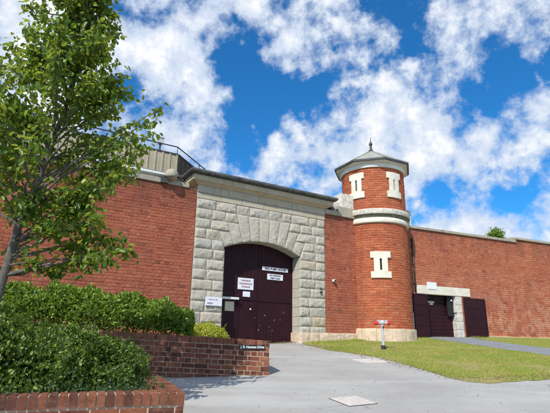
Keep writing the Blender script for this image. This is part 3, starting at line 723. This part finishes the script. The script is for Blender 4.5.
# recessed doorway with its doors
t = thing('side_door', 'low dark maroon side doors of horizontal boards under the cream lintel', 'door', rp(0, 0), RA)
b = MB()
for k in range(11): z0 = 1.72+k*.138; b.bbox(OP[0]+.0, 2.62, .22, .25, z0, z0+.132, .008)
b.build('inner_door', M['maroon2'], t)
b = MB(); b.bbox(2.3, 2.6, .10, .16, 2.5, 3.22, .01); b.build('shade_panel', M['black'], t)  # black board added to darken the doorway's upper right, where shade falls
b = MB(); b.bbox(1.42, 1.75, .195, .215, 2.96, 3.03, .005); b.bbox(1.52, 1.68, .195, .215, 2.90, 2.955, .005); b.build('name_plate', M['sign_note'], t)
b = MB(); b.lathe([(0, 0), (.03, 0), (.035, .05), (0, .07)], 10); o = b.build('lamp', M['white'], t, True); o.location = (2.48, .07, 3.05)
def leaf(w_, h, name, parent, loc, rz, m_):
    b = MB(); n = 4
    for k in range(n): b.bbox(0.03, w_-.03, 0, .03, k*h/n+.012, (k+1)*h/n-.012, .006)
    b.bbox(0, w_, .031, .06, 0, h, .006)
    for x in (0, w_-.05): b.bbox(x, x+.05, -.012, .0305, 0, h, .006)
    for k in range(n+1): z = min(max(k*h/n, .025), h-.025); b.bbox(.051, w_-.051, -.010, .0305, z-.024, z+.024, .005)
    o = b.build(name, m_, parent); o.location = loc; o.rotation_euler = (0, 0, rz); return o
leaf(.68, 1.46, 'open_leaf', t, (.47, -.12, 1.76), R(0), M['maroon2'])
leaf(1.08, 1.44, 'open_leaf', t, (2.93, -.13, 1.755), R(0), M['maroon2'])
b = MB(); b.bbox(.385, .44, -.14, -.02, 1.85, 2.55, .008); b.bbox(.375, .43, -.13, -.02, 2.55, 3.42, .008); o = b.build('edging_strip', M['cream'], t); o['label'] = 'cream painted edging strip against the tower'
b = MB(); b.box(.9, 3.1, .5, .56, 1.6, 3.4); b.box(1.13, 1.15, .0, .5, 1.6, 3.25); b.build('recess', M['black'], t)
t = thing('downpipe', 'slim black downpipe on the brick between tower and cream lintel', 'pipe', rp(.69, .045, 3.30), RA)
b = MB(); b.tube([(0, 0, 0), (0, 0, 1.95)], .028, 10); b.tube([(0, 0, 1.94), (0, .02, 2.0)], [.045, .05], 10); b.build('pipe', M['iron'], t, True)
for z in (.3, 1.0, 1.7):
    b = MB(); b.bbox(-.045, .045, -.035, .045, z, z+.03, .004); b.build('bracket', M['iron'], t)

# walkway structure above the left wall ------------------------------------
def ribbed(b, p0, p1, z0, z1, pitch=.22):
    v = Vector((p1[0]-p0[0], p1[1]-p0[1], 0)); Ln = v.length; v.normalize(); nn = Vector((v.y, -v.x, 0)); n = int(Ln/pitch)
    pts = []
    for k in range(n):
        a = Ln*k/n; w_ = Ln/n
        for f, d in ((0, 0), (.72, 0), (.76, .022), (.94, .022), (.98, 0)): pts.append((a+w_*f, d))
    pts.append((Ln, 0))
    for (a, d), (a2, d2) in zip(pts[:-1], pts[1:]):
        P0 = Vector((*p0, 0))+v*a+nn*d; P1 = Vector((*p0, 0))+v*a2+nn*d2
        b.quad((P0.x, P0.y, z0), (P1.x, P1.y, z0), (P1.x, P1.y, z1), (P0.x, P0.y, z1))
t = thing('guard_walkway', 'beige ribbed metal guard walkway running along the top of the left wall', 'walkway', (0, 0, 0))
E0 = gp(-10, -.6); E1 = gp(-.47, -.6); ang2 = R(74); E2 = (E1[0]+3.6*math.cos(ang2), E1[1]+3.6*math.sin(ang2)); E3 = gp(-10, -2.4)
b = MB(); ribbed(b, E0[:2], E1[:2], 5.9, 6.93); b.build('front_cladding', M['sheet'], t)
b = MB(); ribbed(b, E1[:2], E2, 5.9, 6.93, .3); b.build('end_cladding', M['sheet_brown'], t)
b = MB(); b.quad((*E0[:2], 6.0), (*E1[:2], 6.0), (*E2, 6.0), (*E3[:2], 6.0)); b.build('floor', M['concrete'], t)
b = MB()
for (a, c) in ((E0, E1), (E1, E2)): b.tube([(a[0], a[1], 6.945), (c[0], c[1], 6.945)], .03, 6)
b.build('top_trim', M['fascia'], t)
b = MB(); w0 = gp(-10, -2.2); b.bbox(0, 5.4, 0, .12, 6.0, 6.6, .01, Matrix.Translation((w0[0], w0[1], 0)) @ Matrix.Rotation(GA, 4, 'Z'))
t = thing('handrail', 'thin dark metal handrail above the beige walkway cladding', 'railing', (0, 0, 0))
Ra = gp(-10, -.62); Rb = gp(-.5, -.62); Rc = (Rb[0]+6*math.cos(R(73)), Rb[1]+6*math.sin(R(73)))
b = MB(); b.tube([(*Ra[:2], 7.2), (*Rb[:2], 7.2), (*Rc, 7.2)], .02, 8); b.build('top_rail', M['rail'], t)
for p in [gp(s_, -.62) for s_ in (-9.5, -8, -6.5, -5, -3.5, -2, -.5)]+[(Rb[0]+q*math.cos(R(73)), Rb[1]+q*math.sin(R(73))) for q in (1.5, 3, 4.5)]:
    b = MB(); b.tube([(p[0], p[1], 6.02), (p[0], p[1], 7.2)], .014, 6); b.build('post', M['rail'], t)
t = thing('gutter', 'long white gutter with green pipe along the top of the left wall', 'gutter', gp(0, 0), GA)
b = MB(); b.bbox(-9.5, -.95, .02, .14, 5.99, 6.06, .015); b.build('channel', M['white'], t)
b = MB(); b.tube([(-9.5, .0, 5.925), (-.45, .0, 5.925)], .03, 8); b.tube([(-9.5, .20, 6.12), (-.4, .2, 6.12)], .025, 8); b.build('conduit', M['slate'], t, True)
for s_ in (-6.5, -5, -3.5, -2.2, -1.1):
    b = MB(); b.bbox(s_, s_+.04, .02, .3, 5.875, 5.985, .004); b.build('bracket', M['iron'], t)
t = thing('security_lamp', 'white domed floodlight leaning out over the left wall beside the gateway cap', 'lamp', gp(-.85, .12, 5.93), GA)
b = MB(); b.lathe([(0, .135), (.05, .13), (.10, .105), (.14, .05), (.155, .0), (.155, -.03), (.14, -.035)], 24); o = b.build('housing', M['coping'], t, True); o.rotation_euler = (R(18), R(-12), 0); o.location = (0, 0, .06); o.scale = (1.25, 1.25, 1.25)
b = MB(); b.lathe([(.138, -.03), (.12, -.09), (.07, -.13), (0, -.14)], 24); o2 = b.build('glass', M['glass'], o, True)
b = MB(); b.tube([(.0, .0, .12), (.12, .12, .10), (.35, .2, .0)], .022, 8); b.tube([(.12, .10, .1), (.42, .06, -.06)], .016, 8); b.build('arm', M['iron'], t, True)
b = MB(); b.bbox(-.28, -.06, .02, .12, -.20, -.06, .01); b.build('junction_box', M['fascia'], t)
t = thing('lamp_post', 'small grey capped lamp standing on the walkway behind the handrail', 'lamp', gp(-1.0, -.8, 6.0), GA)
b = MB(); b.tube([(0, 0, 0), (0, 0, 1.25)], .03, 8); b.build('pole', M['rail'], t)
b = MB(); b.bbox(-.08, .08, -.08, .08, 1.25, 1.42, .01); b.bbox(-.10, .10, -.10, .10, 1.421, 1.46, .01); b.build('lamp_head', M['steel'], t)
# pale flat roof further left, seen through the tree
t = thing('roof_shed', 'low grey roofed shed with a white edge seen through the tree crown', 'shed', gp(-5.6, -.5, 6.0), GA)
b = MB(); b.bbox(0, 1.9, .9, 2.2, 0, .86, .01); b.build('wall', M['coping'], t); b = MB(); b.bbox(-.1, 2.0, .65, 2.3, .865, .96, .01); b.build('roof', M['slate'], t); b = MB(); b.bbox(-.1, 2.0, .60, .648, .80, .965, .01); b.build('white_edge', M['white'], t)

# ------------------------------------------------------------------ planter walls
def planter(name, label, pts, z_of, base_of, nrows, thick=.23, cut=None):
    """brick wall along a polyline; a course of bricks on edge on top"""
    t = thing(name, label, 'wall', (pts[0][0], pts[0][1], base_of(0)))
    ox, oy, oz = t.location
    b = MB(); cop = MB(); core = MB(); dist = 0
    for (p, q) in zip(pts[:-1], pts[1:]):
        v = Vector((q[0]-p[0], q[1]-p[1])); Ln = v.length; v.normalize(); n = Vector((v.y, -v.x))
        zt0, zt1 = z_of(dist), z_of(dist+Ln)
        sl = (zt1-zt0)/Ln
        P = lambda s, d, z: (p[0]+v.x*s+n.x*d-ox, p[1]+v.y*s+n.y*d-oy, z+zt0+sl*s-oz)
        brick_rows(b, P, 0, Ln, -.115-nrows*.086, -.12)
        k = max(1, round(Ln/.076)); w_ = Ln/k
        first = dist == 0; c0_ = 0 if first else .10
        for i in range(k):
            if not first and i*w_ < .22: continue
            j = random.uniform(-.003, .003); s0, s1 = i*w_+.0065, (i+1)*w_-.0065
            i0 = len(cop.v)
            for s, d, z in ((s0, .008, -.108), (s1, .008, -.108), (s1, .008, -.006), (s0, .008, -.006), (s0+.003, .002, 0), (s1-.003, .002, 0), (s1-.003, -thick, 0), (s0+.003, -thick, 0), (s1, -thick-.008, -.108), (s0, -thick-.008, -.108)):
                cop.v.append(P(s, d+j, z+j))
            for f in ((0, 1, 2, 3), (3, 2, 5, 4), (4, 5, 6, 7), (7, 6, 8, 9), (1, 8, 6, 5, 2), (0, 3, 4, 7, 9)): cop.f.append(tuple(i0+x for x in f))
        zb = -.115-nrows*.086
        i0 = len(core.v)
        for s, d, z in ((c0_, -.006, zb), (Ln, -.006, zb), (Ln, -.006, -.010), (c0_, -.006, -.010), (c0_, -thick+.004, zb), (Ln-.012, -thick+.004, zb), (Ln-.012, -thick+.004, -.010), (c0_, -thick+.004, -.010)): core.v.append(P(s, d, z))
        for f in ((0, 1, 2, 3), (3, 2, 6, 7), (5, 4, 7, 6), (0, 3, 7, 4), (1, 5, 6, 2)): core.f.append(tuple(i0+x for x in f))
        dist += Ln
    b.build('brick_face', M['brick_planter'], t); cop.build('brick_coping', M['brick_planter'], t); core.build('mortar_core', M['mortar_light'], t)
    return t
# front planter: near corner at (-.8, 4.5)
fp = [(-4.9, 2.9), (-.80, 4.5), (-1.45, 6.26), (-2.15, 8.15)]
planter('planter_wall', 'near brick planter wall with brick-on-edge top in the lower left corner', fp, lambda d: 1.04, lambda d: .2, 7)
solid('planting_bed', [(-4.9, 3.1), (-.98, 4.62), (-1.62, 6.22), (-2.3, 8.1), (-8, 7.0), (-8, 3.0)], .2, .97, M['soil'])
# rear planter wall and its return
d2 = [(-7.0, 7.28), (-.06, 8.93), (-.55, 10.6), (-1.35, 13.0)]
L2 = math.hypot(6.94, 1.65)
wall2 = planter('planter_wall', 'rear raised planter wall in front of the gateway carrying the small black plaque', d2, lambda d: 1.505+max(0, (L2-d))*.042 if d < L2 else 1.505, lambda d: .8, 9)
solid('planting_bed', [(-7, 7.5), (-.33, 9.08), (-.78, 10.5), (-1.6, 12.9), (-2.3, 12.66), (-8, 9.2)], .7, 1.46, M['soil'])
v2 = Vector((6.94, 1.65)).normalized(); a2_ = math.atan2(v2.y, v2.x)
def w2p(s, d=0, z=0): return (-.06-v2.x*s+v2.y*d, 8.93-v2.y*s-v2.x*d, z)
t = sign('plaque', 'small black plaque with white lettering on the rear planter wall', lambda s, d: w2p(-s, d), a2_, -.57, -.09, 1.345, 1.425, .022, [('J. B. Newton Drive', 0, 0, .062, M['ink_white'], .0015)], M['plaque'])

# ------------------------------------------------------------------ hydrant
hx, hy = gk([(2.94, 12.64)])[0]; t = thing('hydrant', 'slim grey fire hydrant standpipe with two red caps on the lawn', 'hydrant', (hx, hy, gz(hx, hy)), R(8))
b = MB(); b.tube([(0, 0, .10), (0, 0, .70)], .038, 16); b.build('standpipe', M['steel'], t, True)
b = MB(); b.lathe([(.06, -.02), (.075, -.02), (.075, .03), (.06, .035), (.055, .11), (.0, .115)], 16); b.build('base', M['black'], t, True); smooth_angle(t.children[-1], 30)
b = MB(); b.lathe([(.046, .68), (.065, .69), (.068, .74), (.05, .76), (.03, .78), (0, .785)], 16); b.tube([(-.125, 0, .715), (.125, 0, .715)], .036, 12); b.tube([(-.10, 0, .715), (-.125, 0, .715)], .05, 12); b.tube([(.10, 0, .715), (.125, 0, .715)], .05, 12); b.bbox(-.16, .16, -.02, .02, .765, .79, .006)
b.build('head', M['steel'], t); smooth_angle(t.children[-1], 30)
for sx in (-1, 1):
    b = MB(); b.tube([(sx*.126, 0, .715), (sx*.135, 0, .715), (sx*.19, 0, .70), (sx*.225, 0, .685), (sx*.23, 0, .682)], [.045, .052, .055, .04, .015], 14); b.build('red_cap', M['redcap'], t, True)
b = MB(); b.tube([(0, -.05, .60), (0, -.075, .60)], .03, 10); b.build('valve', M['iron'], t)

# covers in the asphalt
def tilt_sheet(b, P, dz, h=.01):
    q = [(x, y, gz(x, y)+dz) for x, y in P]; r_ = [(x, y, gz(x, y)-.01) for x, y in P]
    b.quad(*q)
    for i in range(4): j = (i+1) % 4; b.quad(r_[i], r_[j], q[j], q[i])
def lerpq(P, u, v):
    a = [(P[0][k]*(1-u)+P[1][k]*u) for k in (0, 1)]; c = [(P[3][k]*(1-u)+P[2][k]*u) for k in (0, 1)]
    return (a[0]*(1-v)+c[0]*v, a[1]*(1-v)+c[1]*v)
GP = gk([(1.02, 6.5), (1.44, 6.68), (1.22, 7.12), (.80, 6.94)])
t = thing('drain_cover', 'pale rectangular pit cover with dark joints set in the asphalt near the camera', 'cover', (0, 0, 0))
b = MB(); tilt_sheet(b, GP, .004); b.build('frame', M['iron'], t)
b = MB()
for k in range(4):
    u0, u1 = .03+k*.24, .03+k*.24+.215
    tilt_sheet(b, [lerpq(GP, u0, .04), lerpq(GP, u1, .04), lerpq(GP, u1, .96), lerpq(GP, u0, .96)], .010)
b.build('infill', M['concrete'], t)
t = thing('drain_cover', 'flat pale concrete cover beside the lawn edge below the hydrant', 'cover', (0, 0, 0))
CP = gk([(1.76, 10.72), (1.98, 10.24), (2.60, 10.44), (2.3, 10.92)])
b = MB(); tilt_sheet(b, CP, .008); b.build('slab', M['concrete'], t)

# ------------------------------------------------------------------ foliage
def leaves_mesh(name, P, Dn, Nn, Ln, Wd, m, parent=None, fold=.25, three=False):
    """numpy leaf builder: P base points, Dn direction along leaf, Nn rough normal"""
    Dn = Dn/np.linalg.norm(Dn, axis=1, keepdims=True); Sd = np.cross(Dn, Nn); Sd /= np.linalg.norm(Sd, axis=1, keepdims=True)+1e-9
    Up = np.cross(Sd, Dn); Ln = Ln[:, None]; Wd = Wd[:, None]; n = len(P)
    if three:
        V = np.stack([P-Sd*Wd*.5, P+Sd*Wd*.5, P+Dn*Ln], 1); k = 3; faces = [(0, 1, 2)]
    else:
        V = np.stack([P, P+Dn*Ln*.3+Sd*Wd*.5+Up*Wd*fold, P+Dn*Ln*.68+Sd*Wd*.42+Up*Wd*fold*.6, P+Dn*Ln-Up*Ln*.12, P+Dn*Ln*.68-Sd*Wd*.42+Up*Wd*fold*.6, P+Dn*Ln*.3-Sd*Wd*.5+Up*Wd*fold], 1); k = 6
        faces = [(0, 1, 2, 3), (0, 3, 4, 5)]
    V = V.reshape(-1, 3); me = bpy.data.meshes.new(name)
    fa = np.array(faces); nf = len(faces); fl = fa.shape[1]
    idx = (np.arange(n)[:, None, None]*k+fa[None]).reshape(-1)
    me.vertices.add(len(V)); me.vertices.foreach_set('co', V.astype(np.float32).ravel())
    me.loops.add(len(idx)); me.loops.foreach_set('vertex_index', idx.astype(np.int32))
    me.polygons.add(n*nf); me.polygons.foreach_set('loop_start', (np.arange(n*nf)*fl).astype(np.int32)); me.polygons.foreach_set('loop_total', np.full(n*nf, fl, np.int32))
    me.update(calc_edges=True); me.validate(); me.materials.append(m)
    o = bpy.data.objects.new(name, me); COL.objects.link(o)
    if parent: o.parent = parent
    return o
def rnd(n, s=1): return rng.normal(size=(n, 3))*s

# pear tree ---------------------------------------------------------------
tx, ty = -3.28, 5.5
tree = thing('pear_tree', 'young leafy green tree with pale grey trunk rising from the left planter', 'tree', (tx, ty, .95))
def cxz(z): return float(np.interp(z, [2.5, 3.6, 4.6, 7], [.05, .18, .42, .5]))
prof = [(2.15, .3), (2.3, .6), (2.5, .9), (2.7, 1.2), (3.0, 1.25), (3.2, 1.2), (3.5, 1.3), (3.75, 1.4), (4.0, 1.3), (4.3, 1.05), (4.6, 1.02), (4.9, 1.02), (5.2, .88), (5.7, .72), (6.26, .5), (6.8, .38), (7.2, .2), (7.6, .1)]
def rad(z): return float(np.interp(z, [p[0] for p in prof], [p[1] for p in prof]))
wood = MB()
trunk_pts = [(-.02, 0, -.2), (.0, .02, .5), (0, 0, 1.0), (.05, .02, 1.5), (.10, .0, 1.9), (.24, .06, 2.6), (.40, .1, 3.6), (.48, .08, 4.8), (.50, .1, 6.0)]
wood.tube(trunk_pts, [.075, .058, .052, .050, .047, .034, .026, .016, .006], 12)
tp = [Vector(p) for p in trunk_pts]
def on_trunk(z):
    for a, c in zip(tp[:-1], tp[1:]):
        if a.z <= z <= c.z: return a.lerp(c, (z-a.z)/(c.z-a.z))
    return tp[-1]
LP, LD, LN, LL, LW = [], [], [], [], []
def twig(target, r0=.014, nl=90, spread=.13, start=.35, sag=.0, low=False):
    target = Vector(target); h = math.hypot(target.x-.2, target.y)
    z0 = max(1.2, min(6.2, target.z-h*random.uniform(.35, .95)))
    if low: z0 = max(1.25, target.z-.25*h)
    a = on_trunk(z0); mid = a.lerp(target, .5)+Vector((random.uniform(-.12, .12), random.uniform(-.12, .12), .10*h-sag))
    pts = []; n = 8
    for k in range(n+1):
        u = k/n; p = a*(1-u)**2+mid*2*u*(1-u)+target*u*u
        pts.append(p+Vector(rnd(1)[0])*.012*(1 if 0 < k < n else 0))
    wood.tube(pts, [r0*(1-.85*k/n)+.002 for k in range(n+1)], 5, False)
    for i in range(nl):
        u = start+(1-start)*random.random()**.75; f = u*n; k = min(int(f), n-1); p = pts[k].lerp(pts[k+1], f-k)
        o = Vector(rnd(1)[0])*spread*(.55+.6*(1-abs(2*u-1)))
        p = p+o; LP.append(p); d = Vector((o.x, o.y, 0))*3+Vector((random.gauss(0, .5), random.gauss(0, .5), -.55+random.gauss(0, .5)))
        LD.append(d); LN.append(Vector((random.gauss(0, .8), random.gauss(0, .8)-.2, 1.0))); L_ = random.uniform(.055, .098); LL.append(L_); LW.append(L_*random.uniform(.55, .72))
for i in range(132):
    z = random.uniform(2.55, 7.3); Rz = rad(z); q = random.uniform(-math.pi, math.pi); rr = Rz*math.sqrt(random.uniform(.08, 1))*.93
    if z < 3.2 and random.random() < .78: continue
    twig((cxz(z)+rr*math.cos(q), rr*math.sin(q), z-.95), nl=int(random.uniform(55, 105)), spread=random.uniform(.06, .12))
for (px, py, dy, nl, sp) in [(163, 108, 0, 60, .05), (157, 120, .1, 60, .06), (152, 135, -.1, 80, .08), (145, 150, 0, 120, .10), (125, 75, 0, 90, .06), (121, 92, .1, 120, .09), (115, 108, 0, 110, .1), (103, 22, 0, 90, .07), (96, 40, .1, 120, .09), (105, 55, -.1, 90, .07), (72, 5, 0, 100, .08),
                          (28, 5, 0, 90, .08), (132, 252, 0, 110, .08), (122, 240, .15, 100, .09), (110, 258, -.1, 80, .08), (95, 262, .1, 90, .07), (85, 245, 0, 120, .09), (75, 212, 0, 160, .12), (88, 205, .1, 160, .1), (98, 190, 0, 130, .09), (103, 215, -.2, 70, .08), (60, 268, .1, 80, .06), (40, 262, 0, 60, .07), (30, 205, -.3, 160, .12), (50, 200, .2, 160, .12), (135, 168, 0, 140, .09), (120, 165, .2, 160, .11), (15, 210, .4, 120, .12), (5, 45, 0, 110, .1), (12, 72, .2, 120, .1), (-8, 90, -.1, 120, .12), (4, 112, .3, 120, .12), (18, 58, -.2, 100, .1), (-6, 140, 0, 130, .12), (8, 165, .2, 130, .12), (-10, 60, .1, 110, .1), (-25, 110, .1, 120, .12), (-30, 160, 0, 130, .12), (106, 45, .1, 80, .07), (60, 228, -.2, 120, .1), (95, 228, 0, 90, .09)]:
    v = fw*F+rt*(px-275)+up*(206.5-py); k = (ty+dy)/v.y; p = v*k
    twig((p.x-tx, p.y-ty, p.z+EYE-.95), nl=nl, spread=sp, start=.45 if py < 200 else .62, low=py > 225)
wood.build('trunk', M['bark'], tree, True)
A = lambda x: np.array([tuple(v) for v in x])
leaves_mesh('crown', A(LP), A(LD), A(LN), np.array(LL), np.array(LW), M['leaf_tree'], tree)

def shrub(name, label, c, r_, h, n, size, m, z0, cat='shrub', lumps=.22, group=None, box=None, rz=0, stems=10, tips=.6):
    """mass of leaves over a lumpy mound (half ellipsoid or rounded box)"""
    t = thing(name, label, cat, (c[0], c[1], z0), rz, group)
    q = rng.normal(size=(n, 3)); q[:, 2] = np.abs(q[:, 2])*1.1; q /= np.linalg.norm(q, axis=1, keepdims=True)
    if box:
        e = .42; q = np.sign(q)*np.abs(q)**e; 
    base = q*np.array([r_[0], r_[1], h])
    P = []; off = rng.uniform(0, 50, 3)
    for p in base:
        k = 1+lumps*(noise.noise(Vector(p*3.2+off))+.6*noise.noise(Vector(p*7+off)))
        P.append(p*k)
    P = np.array(P); depth = 1-.42*rng.random(n)**2.0*1.0
    P[:, :2] *= depth[:, None]; P[:, 2] *= (1-.30*rng.random(n)**2.5); P[:, 2] += 0.02
    nn = q+rnd(n, .35); D_ = q*.6+rnd(n, .6)+np.array([0, 0, tips])
    L_ = rng.uniform(.7, 1.3, n)*size
    s = MB()
    for i in range(stems):
        a = rng.normal(size=3); a[2] = abs(a[2])+.3; a /= np.linalg.norm(a); e = a*np.array([r_[0], r_[1], h])*.85
        s.tube([(e[0]*.35, e[1]*.35, -.05), (e[0]*.6, e[1]*.6, e[2]*.5), tuple(e)], [.012, .008, .003], 5, False)
    s.build('stems', M['twig'], t)
    SP, SD, SL_ = [], [], []
    for i in range(int(n/330)):
        a = rng.normal(size=3); a[2] = abs(a[2])+.5; a /= np.linalg.norm(a); e = a*np.array([r_[0], r_[1], h])*.88
        ln_ = random.uniform(.10, .24); dr = np.array([random.gauss(0, .3), random.gauss(0, .3), 1.0])
        for k in range(26):
            SP.append(e+dr*ln_*k/26+rng.normal(size=3)*.008); SD.append(np.array([random.gauss(0, 1), random.gauss(0, 1), .6])); SL_.append(size*random.uniform(.7, 1.25)*(1.15-.5*k/26))
    SP, SD, SL_ = np.array(SP), np.array(SD), np.array(SL_)
    leaves_mesh('foliage', np.concatenate([P, SP]), np.concatenate([D_, SD]), np.concatenate([nn+np.array([0, 0, .6]), rnd(len(SP), .5)+np.array([0, 0, 1.])]), np.concatenate([L_, SL_]), np.concatenate([L_*rng.uniform(.5, .7, n), SL_*.6]), m, t)
    return t
# clipped hedge behind the rear planter wall
hedge = thing('hedge', 'long glossy green hedge along the rear planter under the brick wall', 'hedge', (-4.6, 8.85, 1.46), a2_)
n = 42000; u = rng.uniform(-3.6, 3.05, n); side = rng.random(n)
hgt = np.interp(u, [-3.6, -.6, 1.0, 2.4, 3.05], [1.03, 1.0, .92, .74, .55]); dep = .62
th = rng.uniform(-.15, math.pi, n); ce, se = np.cos(th), np.sin(th)
X = u; Y = -np.sign(ce)*np.abs(ce)**.6*dep; Z = np.sign(se)*np.abs(se)**.6*hgt
P = np.stack([X, Y, Z], 1); q = np.stack([np.zeros(n), -ce, se], 1)
lf = np.array([1+.30*(noise.noise(Vector((p[0]*2.6, p[1]*2.6, p[2]*2.6+5)))+.5*noise.noise(Vector(p*6.5))) for p in P])
P[:, 1] *= lf*(.68+.32*np.clip(P[:, 2]/(hgt*.6), 0, 1)); P[:, 2] *= (.25+.75*lf); shrink = 1-.35*rng.random(n)**2
P[:, 1] *= shrink; P[:, 2] = np.maximum(P[:, 2]*(1-.22*rng.random(n)**2.2), .0)
endm = u > 2.75; P[endm, 1] *= np.sqrt(np.clip(1-((u[endm]-2.75)/.32)**2, .05, 1))
keep = (Z/hgt > .30) | (rng.random(n) < .30)
P, q = P[keep], q[keep]; n = len(P); L_ = rng.uniform(.042, .078, n)
leaves_mesh('foliage', P, q*.7+rnd(n, .6)+np.array([0, 0, .5]), q+rnd(n, .4)+np.array([0, 0, .5]), L_, L_*.6, M['leaf_hedge'], hedge)
b = MB()
for i in range(60):
    x = random.uniform(-3.5, 2.9); y = random.uniform(-.35, .35); hh = float(np.interp(x, [-3.6, 1, 3.05], [.9, .8, .4]))
    b.tube([(x, y*.5, -.05), (x+random.uniform(-.1, .1), y, hh*.6), (x+random.uniform(-.2, .2), y*1.5, hh*.95)], [.012, .008, .003], 5, False)
b.build('stems', M['twig'], hedge)
# yellow shrub at the pillar foot
shrub('yellow_shrub', 'low bright yellow green shrub at the foot of the left stone pillar', (-1.50, 10.7), (.75, .42), .40, 6000, .036, M['leaf_yellow'], 1.42, rz=R(60))
# front planter shrubs
shrub('shrub', 'large dense dark green shrub filling the left edge of the near planter', (-3.05, 4.95), (.95, .75), .74, 15000, .040, M['leaf_front'], .95, lumps=.42, group='shrubs in the near planter')
shrub('shrub', 'broad mid green shrub in the middle of the near planter with pale tips', (-2.45, 5.75), (.95, .70), .62, 15000, .038, M['leaf_front'], .95, lumps=.45, group='shrubs in the near planter')
shrub('shrub', 'small upright shrub at the right end of the near planter beside the rear wall', (-1.93, 6.15), (.36, .40), .48, 9000, .026, M['leaf_front'], .95, lumps=.42, group='shrubs in the near planter')
shrub('shrub', 'tall bushy shrub at the back of the near planter against the hedge', (-3.7, 6.5), (1.3, .7), .66, 12000, .040, M['leaf_front'], .95, lumps=.42, group='shrubs in the near planter')
# ground cover
n = 9000; bed = [(-4.6, 3.3), (-1.02, 4.68), (-1.60, 6.2), (-2.2, 8.0), (-4.5, 7.5)]
pp = []
while len(pp) < n:
    x, y = random.uniform(-4.6, -1), random.uniform(3.3, 8)
    if inpoly(x, y, bed): pp.append((x, y, .97+abs(random.gauss(0, .05))*(1.2+noise.noise(Vector((x*3, y*3, 0)))*1.5)))
P = np.array(pp); L_ = rng.uniform(.02, .045, n)
o = leaves_mesh('ground_cover', P, rnd(n, .6)+np.array([0, 0, .5]), rnd(n, .4)+np.array([0, 0, 1.]), L_, L_*.6, M['leaf_cover']); o['kind'] = 'stuff'
tag(o, 'low creeping dark green plants covering the near planter soil', 'ground cover')

# tree top behind the right wall
bt = thing('tree', 'small leafy tree top peeping over the right wall coping', 'tree', (12.95, 26, 1.75))
b = MB(); b.tube([(0, 0, -.2), (.05, 0, 2), (0, .1, 4), (.05, 0, 5.4)], [.12, .1, .06, .02], 8)
Ps, Ds = [], []
for i in range(26):
    q = random.uniform(0, 6.28); z = random.uniform(3.6, 6.0); r_ = (.45 if z < 5.2 else .2)*random.uniform(.3, 1)
    e = Vector((r_*math.cos(q), r_*math.sin(q), z)); b.tube([(0, 0, z-1), tuple(e)], [.03, .006], 5, False)
    for k in range(420): w_ = e+Vector(rnd(1)[0])*.15; Ps.append(w_); Ds.append(Vector(rnd(1)[0]))
b.build('trunk', M['bark'], bt, True); n = len(Ps)
leaves_mesh('crown', A(Ps), A(Ds), rnd(n)+np.array([0, 0, .8]), rng.uniform(.06, .11, n), rng.uniform(.04, .07, n), M['leaf_hedge'], bt)

# lawn grass ---------------------------------------------------------------
pp = []; hh = []
NB = 120000; xs = rng.uniform(.8, 14, NB*3); ys = rng.uniform(8.1, 20.5, NB*3)
for x, y in zip(xs, ys):
    if y > 13.5 and random.random() < .45: continue
    if not inpoly(x, y, lawn_poly) or inpoly(x, y, path_poly): continue
    c = noise.noise(Vector((x*1.1, y*1.1, 2)))+.5*noise.noise(Vector((x*3.7, y*3.7, 9)))
    if c < -.38 and random.random() < .8: continue
    pp.append((x, y, gz(x, y)+.004)); hh.append(.030+.022*max(c, -.5)+random.uniform(-.008, .012))
    if len(pp) >= NB: break
for i in range(3800):                              # uncut tufts along the walls
    if random.random() < .4: s_ = random.uniform(3.75, 6.2); p = gp(s_, random.uniform(.12, .5)); 
    else: s_ = random.uniform(2.9, 14); p = rp(s_, random.uniform(.08, .35))
    if math.hypot(p[0]-TC[0], p[1]-TC[1]) < 1.3 or inpoly(p[0], p[1], path_poly): continue
    pp.append((p[0], p[1], gz(p[0], p[1]))); hh.append(random.uniform(.05, .12))
P = np.array(pp); n = len(P); Hh = np.array(hh)
o = leaves_mesh('grass', P, rnd(n, .42)+np.array([0, 0, 1.]), rnd(n, 1)+np.array([0, -.5, 0]), Hh, rng.uniform(.006, .012, n), M['grass'], three=True)
tag(o, 'short dry yellow green grass blades growing on the lawn', 'grass', kind='stuff')
pp = [(random.uniform(-.6, 5), random.uniform(5.5, 13.4)) for i in range(110)]
pp = [(x, y, gz(x, y)+.006) for x, y in pp if not inpoly(x, y, lawn_poly)]
P = np.array(pp); n = len(P)
o = leaves_mesh('scattered_litter', P, rnd(n)*np.array([1, 1, .1]), np.tile([0, 0, 1.], (n, 1))+rnd(n, .15), rng.uniform(.012, .035, n), rng.uniform(.008, .018, n), M['litter'])
tag(o, 'tiny dry leaf scraps scattered over the grey asphalt', 'litter', kind='stuff')
# fallen leaves by the gate corner
pp = []
for i in range(900):
    u = random.random(); a_ = random.choice([((1.0, 13.3), (1.9, 12.3), .22), ((1.9, 12.0), (3.2, 8.7), .12), ((3.2, 8.5), (5.5, 8.9), .15), ((.2, 14.0), (1.2, 14.4), .15)])
    kk_ = 1.04; x = a_[0][0]*(1-u)+a_[1][0]*u+random.gauss(0, a_[2]); y = a_[0][1]*(1-u)+a_[1][1]*u+random.gauss(0, a_[2]); x, y = x*kk_, y*kk_; pp.append((x, y, gz(x, y)+.018))
P = np.array(pp); n = len(P)
o = leaves_mesh('fallen_leaves', P, rnd(n)*np.array([1, 1, .15]), np.tile([0, 0, 1.], (n, 1))+rnd(n, .2), rng.uniform(.02, .045, n), rng.uniform(.015, .028, n), M['litter'])
tag(o, 'dry brown leaves scattered along the lawn edge', 'fallen leaves', kind='stuff')

S.render.engine = 'CYCLES'
